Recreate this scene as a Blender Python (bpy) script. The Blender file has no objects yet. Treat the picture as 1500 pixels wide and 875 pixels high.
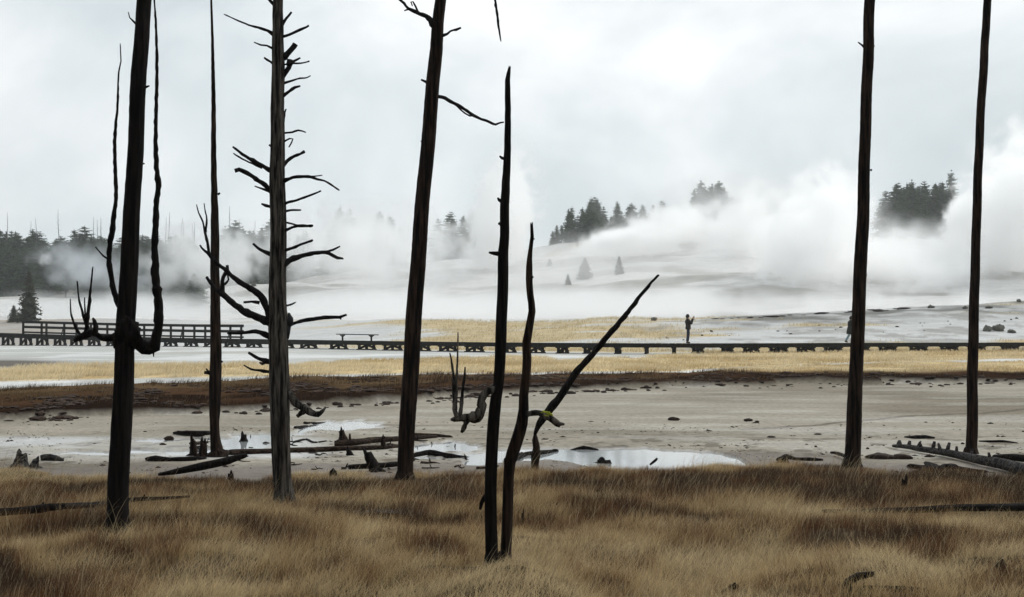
import bpy, bmesh, math, random
import numpy as np
from mathutils import Vector, Matrix
R = math.radians
random.seed(7); rng = np.random.default_rng(7)
C = bpy.context.scene.collection
sc = bpy.context.scene

# ---------------------------------------------------------------- camera
F = 2083.3            # focal length in photo pixels (1500 wide)
PITCH = math.atan(42.5 / F)
CAMZ = 1.6
cd = bpy.data.cameras.new('camera'); cam = bpy.data.objects.new('camera', cd); C.objects.link(cam)
cd.lens = 50; cd.sensor_width = 36; cd.clip_end = 6000; cd.clip_start = 0.1
cam.location = (0, 0, CAMZ); cam.rotation_euler = (R(90) + PITCH, 0, 0)
sc.camera = cam

# ---------------------------------------------------------------- render settings, sky, sun, exposure
sc.render.engine = 'CYCLES'
sc.cycles.use_denoising = True
sc.cycles.volume_bounces = 24
sc.cycles.max_bounces = 26
sc.cycles.diffuse_bounces = 4; sc.cycles.glossy_bounces = 3; sc.cycles.transmission_bounces = 4
sc.cycles.transparent_max_bounces = 16
sc.cycles.volume_step_rate = 2.0
sc.cycles.volume_max_steps = 256
sc.cycles.use_adaptive_sampling = True
sc.cycles.adaptive_threshold = 0.012
sc.view_settings.view_transform = 'Standard'; sc.view_settings.look = 'None'
sc.view_settings.gamma = 1; sc.view_settings.exposure = 0.0
SUN_EL, SUN_AZ = R(42), R(50)      # azimuth from +Y towards +X
w = bpy.data.worlds.new('World'); sc.world = w; w.use_nodes = True
nt = w.node_tree; nt.nodes.clear()
N = nt.nodes.new; L = nt.links.new
out = N('ShaderNodeOutputWorld'); bg = N('ShaderNodeBackground'); L(bg.outputs[0], out.inputs[0])
bg.inputs['Strength'].default_value = 0.1
sky = N('ShaderNodeTexSky'); sky.sky_type = 'NISHITA'; sky.sun_disc = False
sky.sun_elevation = SUN_EL; sky.sun_rotation = SUN_AZ; sky.air_density = 1; sky.dust_density = 3
tc = N('ShaderNodeTexCoord'); mp = N('ShaderNodeMapping'); L(tc.outputs['Generated'], mp.inputs[0])
mp.inputs['Scale'].default_value = (1.7, 1.7, 2.5); mp.inputs['Location'].default_value = (3.1, 0.4, 0.35)
n1 = N('ShaderNodeTexNoise'); n1.inputs['Scale'].default_value = 2.1; n1.inputs['Detail'].default_value = 7; n1.inputs['Roughness'].default_value = 0.5
n1.inputs['Distortion'].default_value = 0.35
L(mp.outputs[0], n1.inputs[0])
cr = N('ShaderNodeValToRGB'); L(n1.outputs[0], cr.inputs[0])
SKYK = 11.2
e = cr.color_ramp.elements
e[0].position = 0.36; e[0].color = (0.48, 0.545, 0.58, 1)
e[1].position = 0.63; e[1].color = (0.97, 0.99, 1.0, 1)
m = cr.color_ramp.elements.new(0.5); m.color = (0.71, 0.77, 0.795, 1)
# the overcast is brightest ahead and to the right, heavier behind
dt = N('ShaderNodeVectorMath'); dt.operation = 'DOT_PRODUCT'; L(tc.outputs['Generated'], dt.inputs[0])
dt.inputs[1].default_value = (0.35, 0.80, 0.45)
mr = N('ShaderNodeMapRange'); L(dt.outputs['Value'], mr.inputs[0])
mr.inputs['From Min'].default_value = -0.8; mr.inputs['From Max'].default_value = 0.8
mr.inputs['To Min'].default_value = 0.30 * SKYK; mr.inputs['To Max'].default_value = 1.0 * SKYK
# an overcast sky is brighter overhead than near the horizon
sz = N('ShaderNodeSeparateXYZ'); L(tc.outputs['Generated'], sz.inputs[0]); zr = N('ShaderNodeMapRange'); zr.interpolation_type = 'SMOOTHSTEP'; L(sz.outputs[2], zr.inputs[0])
zr.inputs['From Min'].default_value = 0.27; zr.inputs['From Max'].default_value = 0.85; zr.inputs['To Min'].default_value = 1.0; zr.inputs['To Max'].default_value = 1.75
zm = N('ShaderNodeMath'); zm.operation = 'MULTIPLY'; L(mr.outputs[0], zm.inputs[0]); L(zr.outputs[0], zm.inputs[1])
sc1 = N('ShaderNodeVectorMath'); sc1.operation = 'SCALE'; L(cr.outputs[0], sc1.inputs[0]); L(zm.outputs[0], sc1.inputs['Scale'])
mx = N('ShaderNodeMix'); mx.data_type = 'RGBA'; mx.inputs[0].default_value = 0.94
L(sky.outputs[0], mx.inputs['A']); L(sc1.outputs[0], mx.inputs['B']); L(mx.outputs['Result'], bg.inputs[0])
sd = bpy.data.lights.new('sun', 'SUN'); sd.energy = 1.5; sd.angle = R(25); sd.color = (1, 0.97, 0.92)
so = bpy.data.objects.new('sun', sd); C.objects.link(so)
sv = Vector((math.sin(SUN_AZ) * math.cos(SUN_EL), math.cos(SUN_AZ) * math.cos(SUN_EL), math.sin(SUN_EL)))
so.rotation_euler = sv.to_track_quat('Z', 'Y').to_euler()
so.location = sv * 50

# ---------------------------------------------------------------- helpers
def P(px, py, Y):
    a = (px - 750) / F; b = (437.5 - py) / F
    d = Vector((a, math.cos(PITCH) - b * math.sin(PITCH), math.sin(PITCH) + b * math.cos(PITCH)))
    return Vector((0, 0, CAMZ)) + d * (Y / d.y)

def h2(ix, iy, s):
    v = (ix.astype(np.int64) * 374761393 + iy.astype(np.int64) * 668265263 + s * 974634777) & 0xffffffff
    v = ((v ^ (v >> 13)) * 1274126177) & 0xffffffff
    v = v ^ (v >> 16)
    return (v & 0xffffff) / float(0xffffff)
def vn(x, y, s=0):
    x = np.asarray(x, float); y = np.asarray(y, float)
    ix = np.floor(x); iy = np.floor(y); fx = x - ix; fy = y - iy
    fx = fx * fx * (3 - 2 * fx); fy = fy * fy * (3 - 2 * fy)
    a = h2(ix, iy, s); b = h2(ix + 1, iy, s); c = h2(ix, iy + 1, s); d = h2(ix + 1, iy + 1, s)
    return (a * (1 - fx) + b * fx) * (1 - fy) + (c * (1 - fx) + d * fx) * fy
def fbm(x, y, s=0, o=4, g=0.5):
    t = 0; a = 1; n = 0
    for i in range(o):
        t = t + a * vn(np.asarray(x) * 2 ** i, np.asarray(y) * 2 ** i, s + i * 17); n += a; a *= g
    return t / n
def ss(x, a, b):
    t = np.clip((x - a) / (b - a), 0, 1); return t * t * (3 - 2 * t)
def tab(px, pts):
    return np.interp(px, [p[0] for p in pts], [p[1] for p in pts])
def mixc(a, b, t):
    t = np.asarray(t)[..., None]; return a * (1 - t) + np.asarray(b) * t

CREST = [(-300, 466), (0, 468), (700, 470), (960, 468), (1100, 464), (1250, 456), (1400, 447), (1500, 443), (1800, 434)]
HILL = [(-400, 395), (0, 408), (150, 420), (250, 430), (330, 422), (420, 408), (560, 392), (680, 380), (830, 358), (900, 352), (1100, 345), (1300, 352), (1500, 355), (1900, 360)]
RISE = [(-400, 140), (0, 136), (200, 130), (400, 121), (500, 114), (600, 107), (700, 102), (900, 95), (1100, 95), (1250, 99), (1500, 108), (1900, 120)]
GE = [(-200, 690), (0, 686), (150, 690), (230, 692), (350, 702), (480, 694), (600, 690), (700, 684), (900, 681), (1000, 683), (1100, 681), (1200, 683), (1300, 690), (1400, 688), (1500, 695), (1800, 700)]
PN = [(-400, 624), (0, 615), (170, 611), (350, 603), (480, 595), (600, 589), (700, 581), (850, 573), (1000, 567), (1200, 563), (1500, 561), (1900, 559)]
PF = [(-400, 590), (0, 578), (200, 569), (400, 561), (640, 556), (900, 553), (1000, 551), (1150, 542), (1300, 536), (1500, 533), (1900, 529)]
YN = [(-400, 566), (0, 561), (150, 557), (400, 553), (640, 548), (900, 547), (1000, 544), (1150, 536), (1300, 531), (1500, 527), (1900, 524)]
YF = [(-400, 556), (0, 546), (80, 538), (400, 534), (560, 528), (650, 525), (750, 525), (950, 524), (1030, 519), (1070, 508), (1900, 503)]

def zlow(x, y):
    """ground height before the small zone relief"""
    x = np.asarray(x, float); y = np.asarray(y, float)
    ys = np.maximum(y, 8.0); px = 750 + x / ys * F
    zc = CAMZ + (480 - tab(px, CREST)) * 140 / F
    zh = CAMZ + (480 - tab(px, HILL)) * 330 / F
    y0 = tab(px, RISE); yc = y0 + 48
    zc = CAMZ + (480 - tab(px, CREST)) * yc / F
    z = zc * ss(y, y0, yc)
    z = z - 2.2 * ss(y, yc, yc + 18)
    t = np.clip((y - 192) / (330 - 192), 0, 1)
    z = z + (zh - zc + 2.2) * (0.55 * t + 0.45 * ss(t, 0, 1))
    z = z + ss(y, y0 + 3, y0 + 30) * (fbm(x / 11, y / 11, 5, 4) - 0.5) * 0.9
    z = z + ss(y, 165, 260) * (fbm(x / 28, y / 28, 9, 4) - 0.5) * 5.0
    return z
def rc(x, y, z=0.0):
    ys = np.maximum(y, 5.0)
    return 750 + x / ys * F, 480 - (z - CAMZ) / ys * F
def jit(x, y, s=3, k=1.0):
    ys = np.maximum(y, 5.0)
    return (fbm(x / 1.1 / k, y / 2.2 / k, s, 4) - 0.5)
def pond(x, y):
    """1 where water stands"""
    px, row = rc(x, y)
    j = jit(x, y, 31) * 10 + (fbm(x / .3, y / .5, 33, 3) - .5) * 7
    def band(x0, x1, top, bot, soft=2.0):
        return np.minimum(ss(row + j, tabm(top) - soft, tabm(top) + soft), 1 - ss(row + j, tabm(bot) - soft, tabm(bot) + soft)) * ss(px + j * 4, x0, x0 + 30) * (1 - ss(px + j * 5, x1 - 40, x1))
    tabm = lambda pts: tab(px, pts)
    m_ = band(672, 1150, [(600, 668), (700, 661), (760, 656), (850, 655), (960, 657), (1040, 661), (1075, 668), (1110, 684)], [(590, 674), (640, 684), (700, 679), (760, 672), (800, 670), (840, 678), (880, 688), (960, 692), (1030, 690), (1075, 684), (1110, 676)])
    m2 = band(425, 570, [(425, 624), (480, 614), (570, 616)], [(425, 634), (480, 630), (570, 626)])
    m3 = band(330, 470, [(330, 636), (470, 632)], [(330, 643), (470, 638)], 1.2)
    sp = fbm(x / 0.9, y / 1.3, 44, 4)
    m4 = band(-150, 430, [(-150, 646), (0, 645), (200, 643), (430, 640)], [(-150, 668), (430, 664)]) * ss(sp, 0.50, 0.56)
    m5 = .8 * band(590, 720, [(590, 640), (760, 640)], [(590, 672), (760, 668)]) * ss(sp, 0.49, 0.55)
    return np.clip(np.maximum.reduce([m_, m2, m3, m4, m5]), 0, 1)
def zones(x, y, z0):
    px, row = rc(x, y, np.where(y < 90, 0.0, z0))
    j = jit(x, y, 3, 1.0); jf = jit(x, y, 12, 2.5)
    q = ss(row + j * 20 + (fbm(x / .35, y / .5, 13, 2) - .5) * 12, tab(px, GE) + 2, tab(px, GE) + 9) * (y > -60)          # foreground grass
    pn = row + j * 9
    peat = (1 - ss(pn, tab(px, PN) - 0.5, tab(px, PN) + 0.5)) * ss(row + jf * 3, tab(px, PF) - 1.0, tab(px, PF) + 1.0)
    yel = (1 - ss(row + jf * 5, tab(px, YN) - 0.8, tab(px, YN) + 0.8)) * ss(row + jf * 12, tab(px, YF) - 2, tab(px, YF) + 3) * (y < 100)
    yel = np.maximum(yel, ss(px, 980, 1100) * peat * (1 - ss(row, 548, 553)))
    return px, row, q, peat, yel
def height(x, y):
    x = np.asarray(x, float); y = np.asarray(y, float)
    z = zlow(x, y)
    px, row, q, peat, yel = zones(x, y, z)
    near = 1 - ss(y, 40, 90)
    z = z + near * 0.012 * fbm(x / 0.35, y / 0.35, 51, 3)
    z = z + q * ss(row, tab(px, GE) + 4, tab(px, GE) + 60) * (0.34 * (fbm(x / 1.1, y / 0.9, 21, 3) - .5) + 0.06 * (fbm(x / .3, y / .3, 27, 2) - .5)) * (1 - 0.6 * ss(y, 11, 13))
    z = z + peat * (0.07 + 0.16 * fbm(x / 1.5, y / 1.8, 61, 4)) * (1 - ss(y, 40, 60) * 0.4)
    z = z + yel * (y < 92) * 0.05
    z = z - pond(x, y) * 0.07 * (1 - q)
    return z
def hz(x, y): return float(height(np.array([x]), np.array([y]))[0])
def G(px, py, up=0.0):
    """point of the ground seen at a pixel of the photograph"""
    lo, hi = 4.0, 600.0
    ys = np.concatenate([1 / np.linspace(1 / 4.0, 1 / 100.0, 900), np.linspace(100.5, 420, 600)])
    a = (px - 750) / F; b = (437.5 - py) / F
    dy = math.cos(PITCH) - b * math.sin(PITCH); dz = math.sin(PITCH) + b * math.cos(PITCH)
    xs = a / dy * ys; zs = CAMZ + dz / dy * ys
    k = np.nonzero(zs <= height(xs, ys))[0]
    i = k[0] if len(k) else len(ys) - 1
    return Vector((xs[i], ys[i], hz(xs[i], ys[i]) + up))

def setp(o, label=None, cat=None, group=None, kind=None):
    if label: o['label'] = label
    if cat: o['category'] = cat
    if group: o['group'] = group
    if kind: o['kind'] = kind
    return o
def mesh_np(name, verts, faces, mat, parent=None, smooth=True, cols=None, link=True):
    me = bpy.data.meshes.new(name)
    verts = np.asarray(verts, dtype=np.float32); nf = len(faces)
    if isinstance(faces, np.ndarray):
        k = faces.shape[1]; flat = faces.ravel().astype(np.int32)
        st = np.arange(0, nf * k, k, dtype=np.int32); tot = np.full(nf, k, np.int32)
    else:
        tot = np.array([len(f) for f in faces], np.int32); st = np.concatenate([[0], np.cumsum(tot)[:-1]]).astype(np.int32)
        flat = np.array([i for f in faces for i in f], np.int32)
    me.vertices.add(len(verts)); me.vertices.foreach_set('co', verts.ravel())
    me.loops.add(len(flat)); me.loops.foreach_set('vertex_index', flat)
    me.polygons.add(nf); me.polygons.foreach_set('loop_start', st); me.polygons.foreach_set('loop_total', tot)
    me.polygons.foreach_set('use_smooth', np.full(nf, smooth, dtype=bool))
    if cols is not None:
        at = me.attributes.new('tint', 'FLOAT_COLOR', 'POINT')
        cc = np.ones((len(verts), 4), np.float32); cc[:, :cols.shape[1]] = cols
        at.data.foreach_set('color', cc.ravel())
    me.update(calc_edges=True); me.validate()
    if mat: me.materials.append(mat)
    if not link: return me
    o = bpy.data.objects.new(name, me); C.objects.link(o)
    if parent:
        o.parent = parent
    return o
def empty(name, loc, rz=0):
    o = bpy.data.objects.new(name, None); o.empty_display_size = 0.2; C.objects.link(o)
    o.location = loc; o.rotation_euler = (0, 0, rz); return o

# ---------------------------------------------------------------- materials
def mat(name):
    m = bpy.data.materials.new(name); m.use_nodes = True
    nt = m.node_tree; b = nt.nodes['Principled BSDF']; b.inputs['Specular IOR Level'].default_value = 0.25
    return m, nt, b
def wood_mat(name, dark, light, scale=(9, 9, 0.7), rough=0.85, bump=1.0, pos=(0.42, 0.66)):
    m, nt, b = mat(name)
    t = nt.nodes.new('ShaderNodeTexCoord'); mp = nt.nodes.new('ShaderNodeMapping'); mp.inputs['Scale'].default_value = scale
    nt.links.new(t.outputs['Object'], mp.inputs[0])
    n = nt.nodes.new('ShaderNodeTexNoise'); n.inputs['Scale'].default_value = 4; n.inputs['Detail'].default_value = 6; n.inputs['Roughness'].default_value = 0.62
    nt.links.new(mp.outputs[0], n.inputs[0])
    n2 = nt.nodes.new('ShaderNodeTexNoise'); n2.inputs['Scale'].default_value = 2.2; n2.inputs['Detail'].default_value = 3
    nt.links.new(t.outputs['Object'], n2.inputs[0])
    r = nt.nodes.new('ShaderNodeValToRGB'); nt.links.new(n.outputs[0], r.inputs[0])
    r.color_ramp.elements[0].position = pos[0]; r.color_ramp.elements[0].color = (*dark, 1)
    r.color_ramp.elements[1].position = pos[1]; r.color_ramp.elements[1].color = (*light, 1)
    mm = nt.nodes.new('ShaderNodeMix'); mm.data_type = 'RGBA'; mm.blend_type = 'MULTIPLY'; mm.inputs[0].default_value = 0.7
    r2 = nt.nodes.new('ShaderNodeValToRGB'); nt.links.new(n2.outputs[0], r2.inputs[0])
    r2.color_ramp.elements[0].position = 0.35; r2.color_ramp.elements[0].color = (0.45, 0.42, 0.40, 1)
    r2.color_ramp.elements[1].position = 0.65
    nt.links.new(r.outputs[0], mm.inputs['A']); nt.links.new(r2.outputs[0], mm.inputs['B'])
    nt.links.new(mm.outputs['Result'], b.inputs['Base Color']); b.inputs['Roughness'].default_value = rough; b.inputs['Specular IOR Level'].default_value = 0.08
    bp = nt.nodes.new('ShaderNodeBump'); bp.inputs['Strength'].default_value = bump; bp.inputs['Distance'].default_value = 0.02
    nt.links.new(n.outputs[0], bp.inputs['Height']); nt.links.new(bp.outputs[0], b.inputs['Normal'])
    return m
W_DARK = wood_mat('charred_weathered_wood', (0.002, 0.002, 0.002), (0.018, 0.013, 0.011))
W_GREY = wood_mat('grey_weathered_wood', (0.005, 0.0045, 0.004), (0.145, 0.128, 0.108))
W_BROWN = wood_mat('brown_weathered_wood', (0.003, 0.002, 0.002), (0.050, 0.030, 0.019))
W_TWIG = wood_mat('dark_twig_wood', (0.008, 0.007, 0.008), (0.026, 0.022, 0.022))
W_LOG = wood_mat('fallen_log_wood', (0.012, 0.008, 0.006), (0.085, 0.055, 0.038), (1.5, 9, 9))
W_LOGGREY = wood_mat('silvered_log_wood', (0.012, 0.011, 0.011), (0.11, 0.10, 0.095), (1.5, 9, 9))
W_BLACK = wood_mat('wet_black_wood', (0.004, 0.003, 0.003), (0.022, 0.017, 0.014))
W_DECK = wood_mat('boardwalk_timber', (0.005, 0.006, 0.005), (0.020, 0.021, 0.018), (3, 3, 3), bump=0.2)
def flat_mat(name, col, rough=0.9, noise=0.25, scale=20):
    m, nt, b = mat(name)
    n = nt.nodes.new('ShaderNodeTexNoise'); n.inputs['Scale'].default_value = scale; n.inputs['Detail'].default_value = 4
    t = nt.nodes.new('ShaderNodeTexCoord'); nt.links.new(t.outputs['Object'], n.inputs[0])
    r = nt.nodes.new('ShaderNodeValToRGB'); nt.links.new(n.outputs[0], r.inputs[0])
    r.color_ramp.elements[0].position = 0.3; r.color_ramp.elements[0].color = (*[c * (1 - noise) for c in col], 1)
    r.color_ramp.elements[1].position = 0.7; r.color_ramp.elements[1].color = (*[min(1, c * (1 + noise)) for c in col], 1)
    nt.links.new(r.outputs[0], b.inputs['Base Color']); b.inputs['Roughness'].default_value = rough
    return m
LICHEN = flat_mat('yellow_green_lichen', (0.30, 0.32, 0.03), 0.95, 0.4, 60)
CROWN = flat_mat('conifer_needles', (0.052, 0.100, 0.046), 0.8, 0.55, 0.35)
CROWN2 = flat_mat('pale_young_conifer_needles', (0.075, 0.085, 0.052), 0.8, 0.4, 1.2)
BARK = flat_mat('conifer_bark', (0.05, 0.04, 0.034), 0.9, 0.3, 6)
ROCK = flat_mat('dark_peat_clod', (0.022, 0.013, 0.009), 0.95, 0.6, 3)
ROCKG = flat_mat('grey_sage_scrub', (0.10, 0.10, 0.085), 0.95, 0.5, 8)

# ground material: per-vertex soil colour times fine noise; alpha of the tint = wetness
GM, nt, b = mat('ground_soil')
at = nt.nodes.new('ShaderNodeAttribute'); at.attribute_name = 'tint'
t = nt.nodes.new('ShaderNodeTexCoord'); mp = nt.nodes.new('ShaderNodeMapping'); nt.links.new(t.outputs['Object'], mp.inputs[0]); mp.inputs['Scale'].default_value = (1, 1, 1)
n = nt.nodes.new('ShaderNodeTexNoise'); n.inputs['Scale'].default_value = 9; n.inputs['Detail'].default_value = 8; n.inputs['Roughness'].default_value = 0.75; nt.links.new(mp.outputs[0], n.inputs[0])
r = nt.nodes.new('ShaderNodeMapRange'); nt.links.new(n.outputs[0], r.inputs[0]); r.inputs['From Min'].default_value = 0.3; r.inputs['From Max'].default_value = 0.7
r.inputs['To Min'].default_value = 0.62; r.inputs['To Max'].default_value = 1.3
n3 = nt.nodes.new('ShaderNodeTexNoise'); n3.inputs['Scale'].default_value = 0.9; n3.inputs['Detail'].default_value = 6; n3.inputs['Roughness'].default_value = 0.6; n3.inputs['Distortion'].default_value = 0.8
mp3 = nt.nodes.new('ShaderNodeMapping'); mp3.inputs['Scale'].default_value = (0.35, 1.0, 1); mp3.inputs['Rotation'].default_value = (0, 0, 0.06)
nt.links.new(t.outputs['Object'], mp3.inputs[0]); nt.links.new(mp3.outputs[0], n3.inputs[0])
r3 = nt.nodes.new('ShaderNodeMapRange'); nt.links.new(n3.outputs[0], r3.inputs[0]); r3.inputs['From Min'].default_value = 0.33; r3.inputs['From Max'].default_value = 0.67
r3.inputs['To Min'].default_value = 0.86; r3.inputs['To Max'].default_value = 1.12
mu = nt.nodes.new('ShaderNodeMath'); mu.operation = 'MULTIPLY'; nt.links.new(r.outputs[0], mu.inputs[0]); nt.links.new(r3.outputs[0], mu.inputs[1])
vs = nt.nodes.new('ShaderNodeVectorMath'); vs.operation = 'SCALE'; nt.links.new(at.outputs['Color'], vs.inputs[0]); nt.links.new(mu.outputs[0], vs.inputs['Scale'])
nt.links.new(vs.outputs[0], b.inputs['Base Color'])
rr = nt.nodes.new('ShaderNodeMapRange'); nt.links.new(at.outputs['Alpha'], rr.inputs[0]); rr.inputs['To Min'].default_value = 0.9; rr.inputs['To Max'].default_value = 0.28
dfs = nt.nodes.new('ShaderNodeBsdfDiffuse'); nt.links.new(vs.outputs[0], dfs.inputs[0]); mxs = nt.nodes.new('ShaderNodeMixShader'); wr_ = nt.nodes.new('ShaderNodeMapRange'); nt.links.new(at.outputs['Alpha'], wr_.inputs[0]); wr_.inputs['From Max'].default_value = 0.5; nt.links.new(wr_.outputs[0], mxs.inputs[0]); nt.links.new(dfs.outputs[0], mxs.inputs[1]); nt.links.new(b.outputs[0], mxs.inputs[2]); nt.links.new(mxs.outputs[0], nt.nodes['Material Output'].inputs['Surface'])
sr = nt.nodes.new('ShaderNodeMapRange'); nt.links.new(at.outputs['Alpha'], sr.inputs[0]); sr.inputs['To Min'].default_value = 0.06; sr.inputs['To Max'].default_value = 0.55; nt.links.new(sr.outputs[0], b.inputs['Specular IOR Level'])
nt.links.new(rr.outputs[0], b.inputs['Roughness'])
bp = nt.nodes.new('ShaderNodeBump'); bp.inputs['Strength'].default_value = 0.5; bp.inputs['Distance'].default_value = 0.02
nt.links.new(n.outputs[0], bp.inputs['Height']); nt.links.new(bp.outputs[0], b.inputs['Normal']); nt.links.new(bp.outputs[0], dfs.inputs['Normal'])

def grass_mat(name, trans=0.4):
    m, nt, b = mat(name)
    at = nt.nodes.new('ShaderNodeAttribute'); at.attribute_name = 'tint'
    nt.links.new(at.outputs['Color'], b.inputs['Base Color']); b.inputs['Roughness'].default_value = 0.75; b.inputs['Specular IOR Level'].default_value = 0.12
    tr = nt.nodes.new('ShaderNodeBsdfTranslucent'); nt.links.new(at.outputs['Color'], tr.inputs[0])
    mx = nt.nodes.new('ShaderNodeMixShader'); mx.inputs[0].default_value = trans; nt.links.new(b.outputs[0], mx.inputs[1]); nt.links.new(tr.outputs[0], mx.inputs[2])
    nt.links.new(mx.outputs[0], nt.nodes['Material Output'].inputs['Surface'])
    return m
GRASS = grass_mat('dry_grass')
WATER, nt, b = mat('milky_spring_water')
b.inputs['Base Color'].default_value = (0.30, 0.31, 0.31, 1); b.inputs['Roughness'].default_value = 0.07; b.inputs['IOR'].default_value = 1.4; b.inputs['Specular IOR Level'].default_value = 0.6
n = nt.nodes.new('ShaderNodeTexNoise'); n.inputs['Scale'].default_value = 5; n.inputs['Detail'].default_value = 3
bp = nt.nodes.new('ShaderNodeBump'); bp.inputs['Strength'].default_value = 0.05; bp.inputs['Distance'].default_value = 0.02
nt.links.new(n.outputs[0], bp.inputs['Height']); nt.links.new(bp.outputs[0], b.inputs['Normal'])

# ---------------------------------------------------------------- ground
def build_ground():
    ys = np.concatenate([np.linspace(-60, 4, 20), np.linspace(4.4, 7, 16), 1 / np.linspace(1 / 7.05, 1 / 96.0, 620), np.linspace(96.5, 420, 330), np.geomspace(425, 4000, 24)])
    us = np.concatenate([-np.geomspace(6, 0.46, 36), np.linspace(-0.455, 0.455, 900), np.geomspace(0.46, 6, 36)])
    Yg, U = np.meshgrid(ys, us, indexing='ij')
    X = U * np.maximum(Yg, 9.0)
    Z = height(X, Yg)
    px, row, q, peat, yel = zones(X, Yg, zlow(X, Yg))
    nr, nc = X.shape
    n_a = fbm(X / 1.3, Yg / 2.0, 71, 5); n_b = fbm(X / 5, Yg / 7, 72, 4); n_c = fbm(X / 0.25, Yg / 0.4, 73, 3)
    col = np.zeros(X.shape + (3,)); wet = np.zeros(X.shape)
    mud = mixc(np.array([0.21, 0.185, 0.145])[None, None], np.array([0.31, 0.28, 0.23]), ss(n_b, 0.35, 0.65))
    col[:] = mud
    # thin darker drainage lines on the mud flat
    ln = np.abs(row + (jit(X, Yg, 88, 2.0)) * 10 - tab(px, [(1040, 632), (1200, 622), (1300, 613), (1500, 600), (1700, 592)]))
    col = mixc(col, (0.12, 0.10, 0.085), (1 - ss(ln, 0.4, 1.6)) * ss(px, 1050, 1120) * (row < 650) * (row > 575) * 0.75)
    for k in range(9):
        rr_ = 622 + k * 7 + (k % 3) * 2; x0 = [560, 700, 900, 1150, 640, 820, 1010, 1280, 430][k]
        ln = np.abs(row + jit(X, Yg, 90 + k, 1.5) * 6 - rr_ + (px - x0) * 0.01 * (k % 3 - 1))
        col = mixc(col, (0.14, 0.12, 0.10), (1 - ss(ln, 0.3, 1.2)) * np.exp(-((px - x0) / 110) ** 2) * 0.6)
    # pale sinter crust streaks
    col = mixc(col, (0.50, 0.49, 0.46), ss(fbm(X / 2.5, Yg / 0.9, 74, 4), 0.56, 0.66) * 0.25)
    # pebbly dark specks near the pond
    sp = ss(n_c, 0.62, 0.7) * ss(row, 625, 650)
    col = mixc(col, (0.09, 0.075, 0.06), sp * 0.6 * (row < 700))
    # damp dark soil just behind the grass edge
    ge = tab(px, GE)
    damp = ss(row + (n_a - .5) * 26, ge - 22, ge - 4)
    col = mixc(col, (0.11, 0.085, 0.065), damp * 0.8); wet = np.maximum(wet, damp * 0.4)
    left = ss(row, 636, 645) * (1 - ss(row, 668, 676)) * (1 - ss(px, 420, 520))
    col = mixc(col, (0.50, 0.50, 0.49), left * ss(n_a, 0.45, 0.6) * 0.7); wet = np.maximum(wet, left * 0.7)
    pd = pond(X, Yg); wet = np.maximum(wet, ss(pd, 0.0, 0.3)); col = mixc(col, (0.30, 0.27, 0.24), ss(pd, 0, .5) * .6)
    # far side flats
    far = (row < tab(px, PF)) | (Yg > 90)
    fl = mixc(np.array([0.44, 0.44, 0.42])[None, None], np.array([0.60, 0.60, 0.585]), ss(n_b, .4, .6))
    fl = mixc(fl, (0.36, 0.34, 0.29), ss(fbm(X / 9, Yg / 3, 75, 4), 0.55, 0.7) * 0.6)
    col = np.where(far[..., None], fl, col); wet = np.where(far, 0.25, wet)
    dk = np.exp(-((px - 10) / 90) ** 2) * np.exp(-((row - 533) / 6) ** 2) * (Yg < 92)
    col = mixc(col, (0.10, 0.085, 0.07), np.clip(dk * 1.4, 0, 0.95))
    pe = mixc(np.array([0.016, 0.009, 0.006])[None, None], np.array([0.065, 0.036, 0.020]), ss(n_a, 0.42, 0.68) * (1 - ss(row, tab(px, PN) - 12, tab(px, PN) - 2) * 0.8))
    tt = (row - tab(px, PF)) / np.maximum(tab(px, PN) - tab(px, PF), 1)
    pe = mixc(pe, (0.13, 0.085, 0.045), (1 - ss(tt + (n_a - .5) * .8, 0.15, 0.45)) * 0.7)
    col = mixc(col, pe, peat)
    yl = mixc(np.array([0.42, 0.30, 0.15])[None, None], np.array([0.60, 0.47, 0.27]), ss(n_a, .4, .65))
    col = mixc(col, yl, yel)
    # behind the boardwalk: straw meadow and white sinter in patches
    y0 = tab(px, RISE); YB = Yg - y0 + 95
    bh = ss(YB, 88, 94) * (1 - ss(YB, 135, 150))
    ym = ss(fbm(X / 14, Yg / 5, 77, 4) + (0.16 * (1 - ss(YB, 100, 112)) + 0.10) * ss(px, 500, 720) - 0.30 * ss(px, 950, 1150) * ss(YB, 101, 110), 0.44, 0.60)
    ym = ym * (0.35 + 0.65 * ss(px, 350, 650))
    cb = mixc(np.array([0.52, 0.52, 0.51])[None, None], np.array([0.47, 0.37, 0.21]), ym * 0.9)
    cb = mixc(cb, (0.30, 0.29, 0.27), ss(fbm(X / 3, Yg / 2.5, 78, 5), 0.54, 0.64) * ss(px, 850, 1000) * 0.75)
    cb = mixc(cb, (0.22, 0.18, 0.15), (1 - ss(px, 60, 300)) * 0.5)
    col = mixc(col, cb, bh)
    rd = ss(YB, 137, 143)
    hc = mixc(np.array([0.62, 0.61, 0.59])[None, None], np.array([0.32, 0.31, 0.28]), ss(fbm(X / 22, Yg / 9, 79, 5), 0.48, 0.62) * 0.8)
    hc = mixc(hc, (0.40, 0.33, 0.22), ss(fbm(X / 16, Yg / 16, 80, 4), 0.60, 0.7) * 0.5 * ss(Yg, 290, 320))
    hc = mixc(hc, (0.10, 0.10, 0.06), (1 - ss(px, 200, 330)) * ss(Yg, 250, 290) * 0.8)
    hc = mixc(hc, (0.08, 0.085, 0.05), ss(Yg, 335, 350) * 0.8)
    col = mixc(col, hc, rd)
    rim = np.exp(-((YB - 132) / 8.0) ** 2) * ss(px, 1000, 1100) * (.35 + .65 * ss(fbm(X / 4, Yg / 3, 81, 3), .35, .55))
    col = mixc(col, (0.14, 0.14, 0.13), np.clip(rim, 0, 1) * 0.9)
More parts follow.
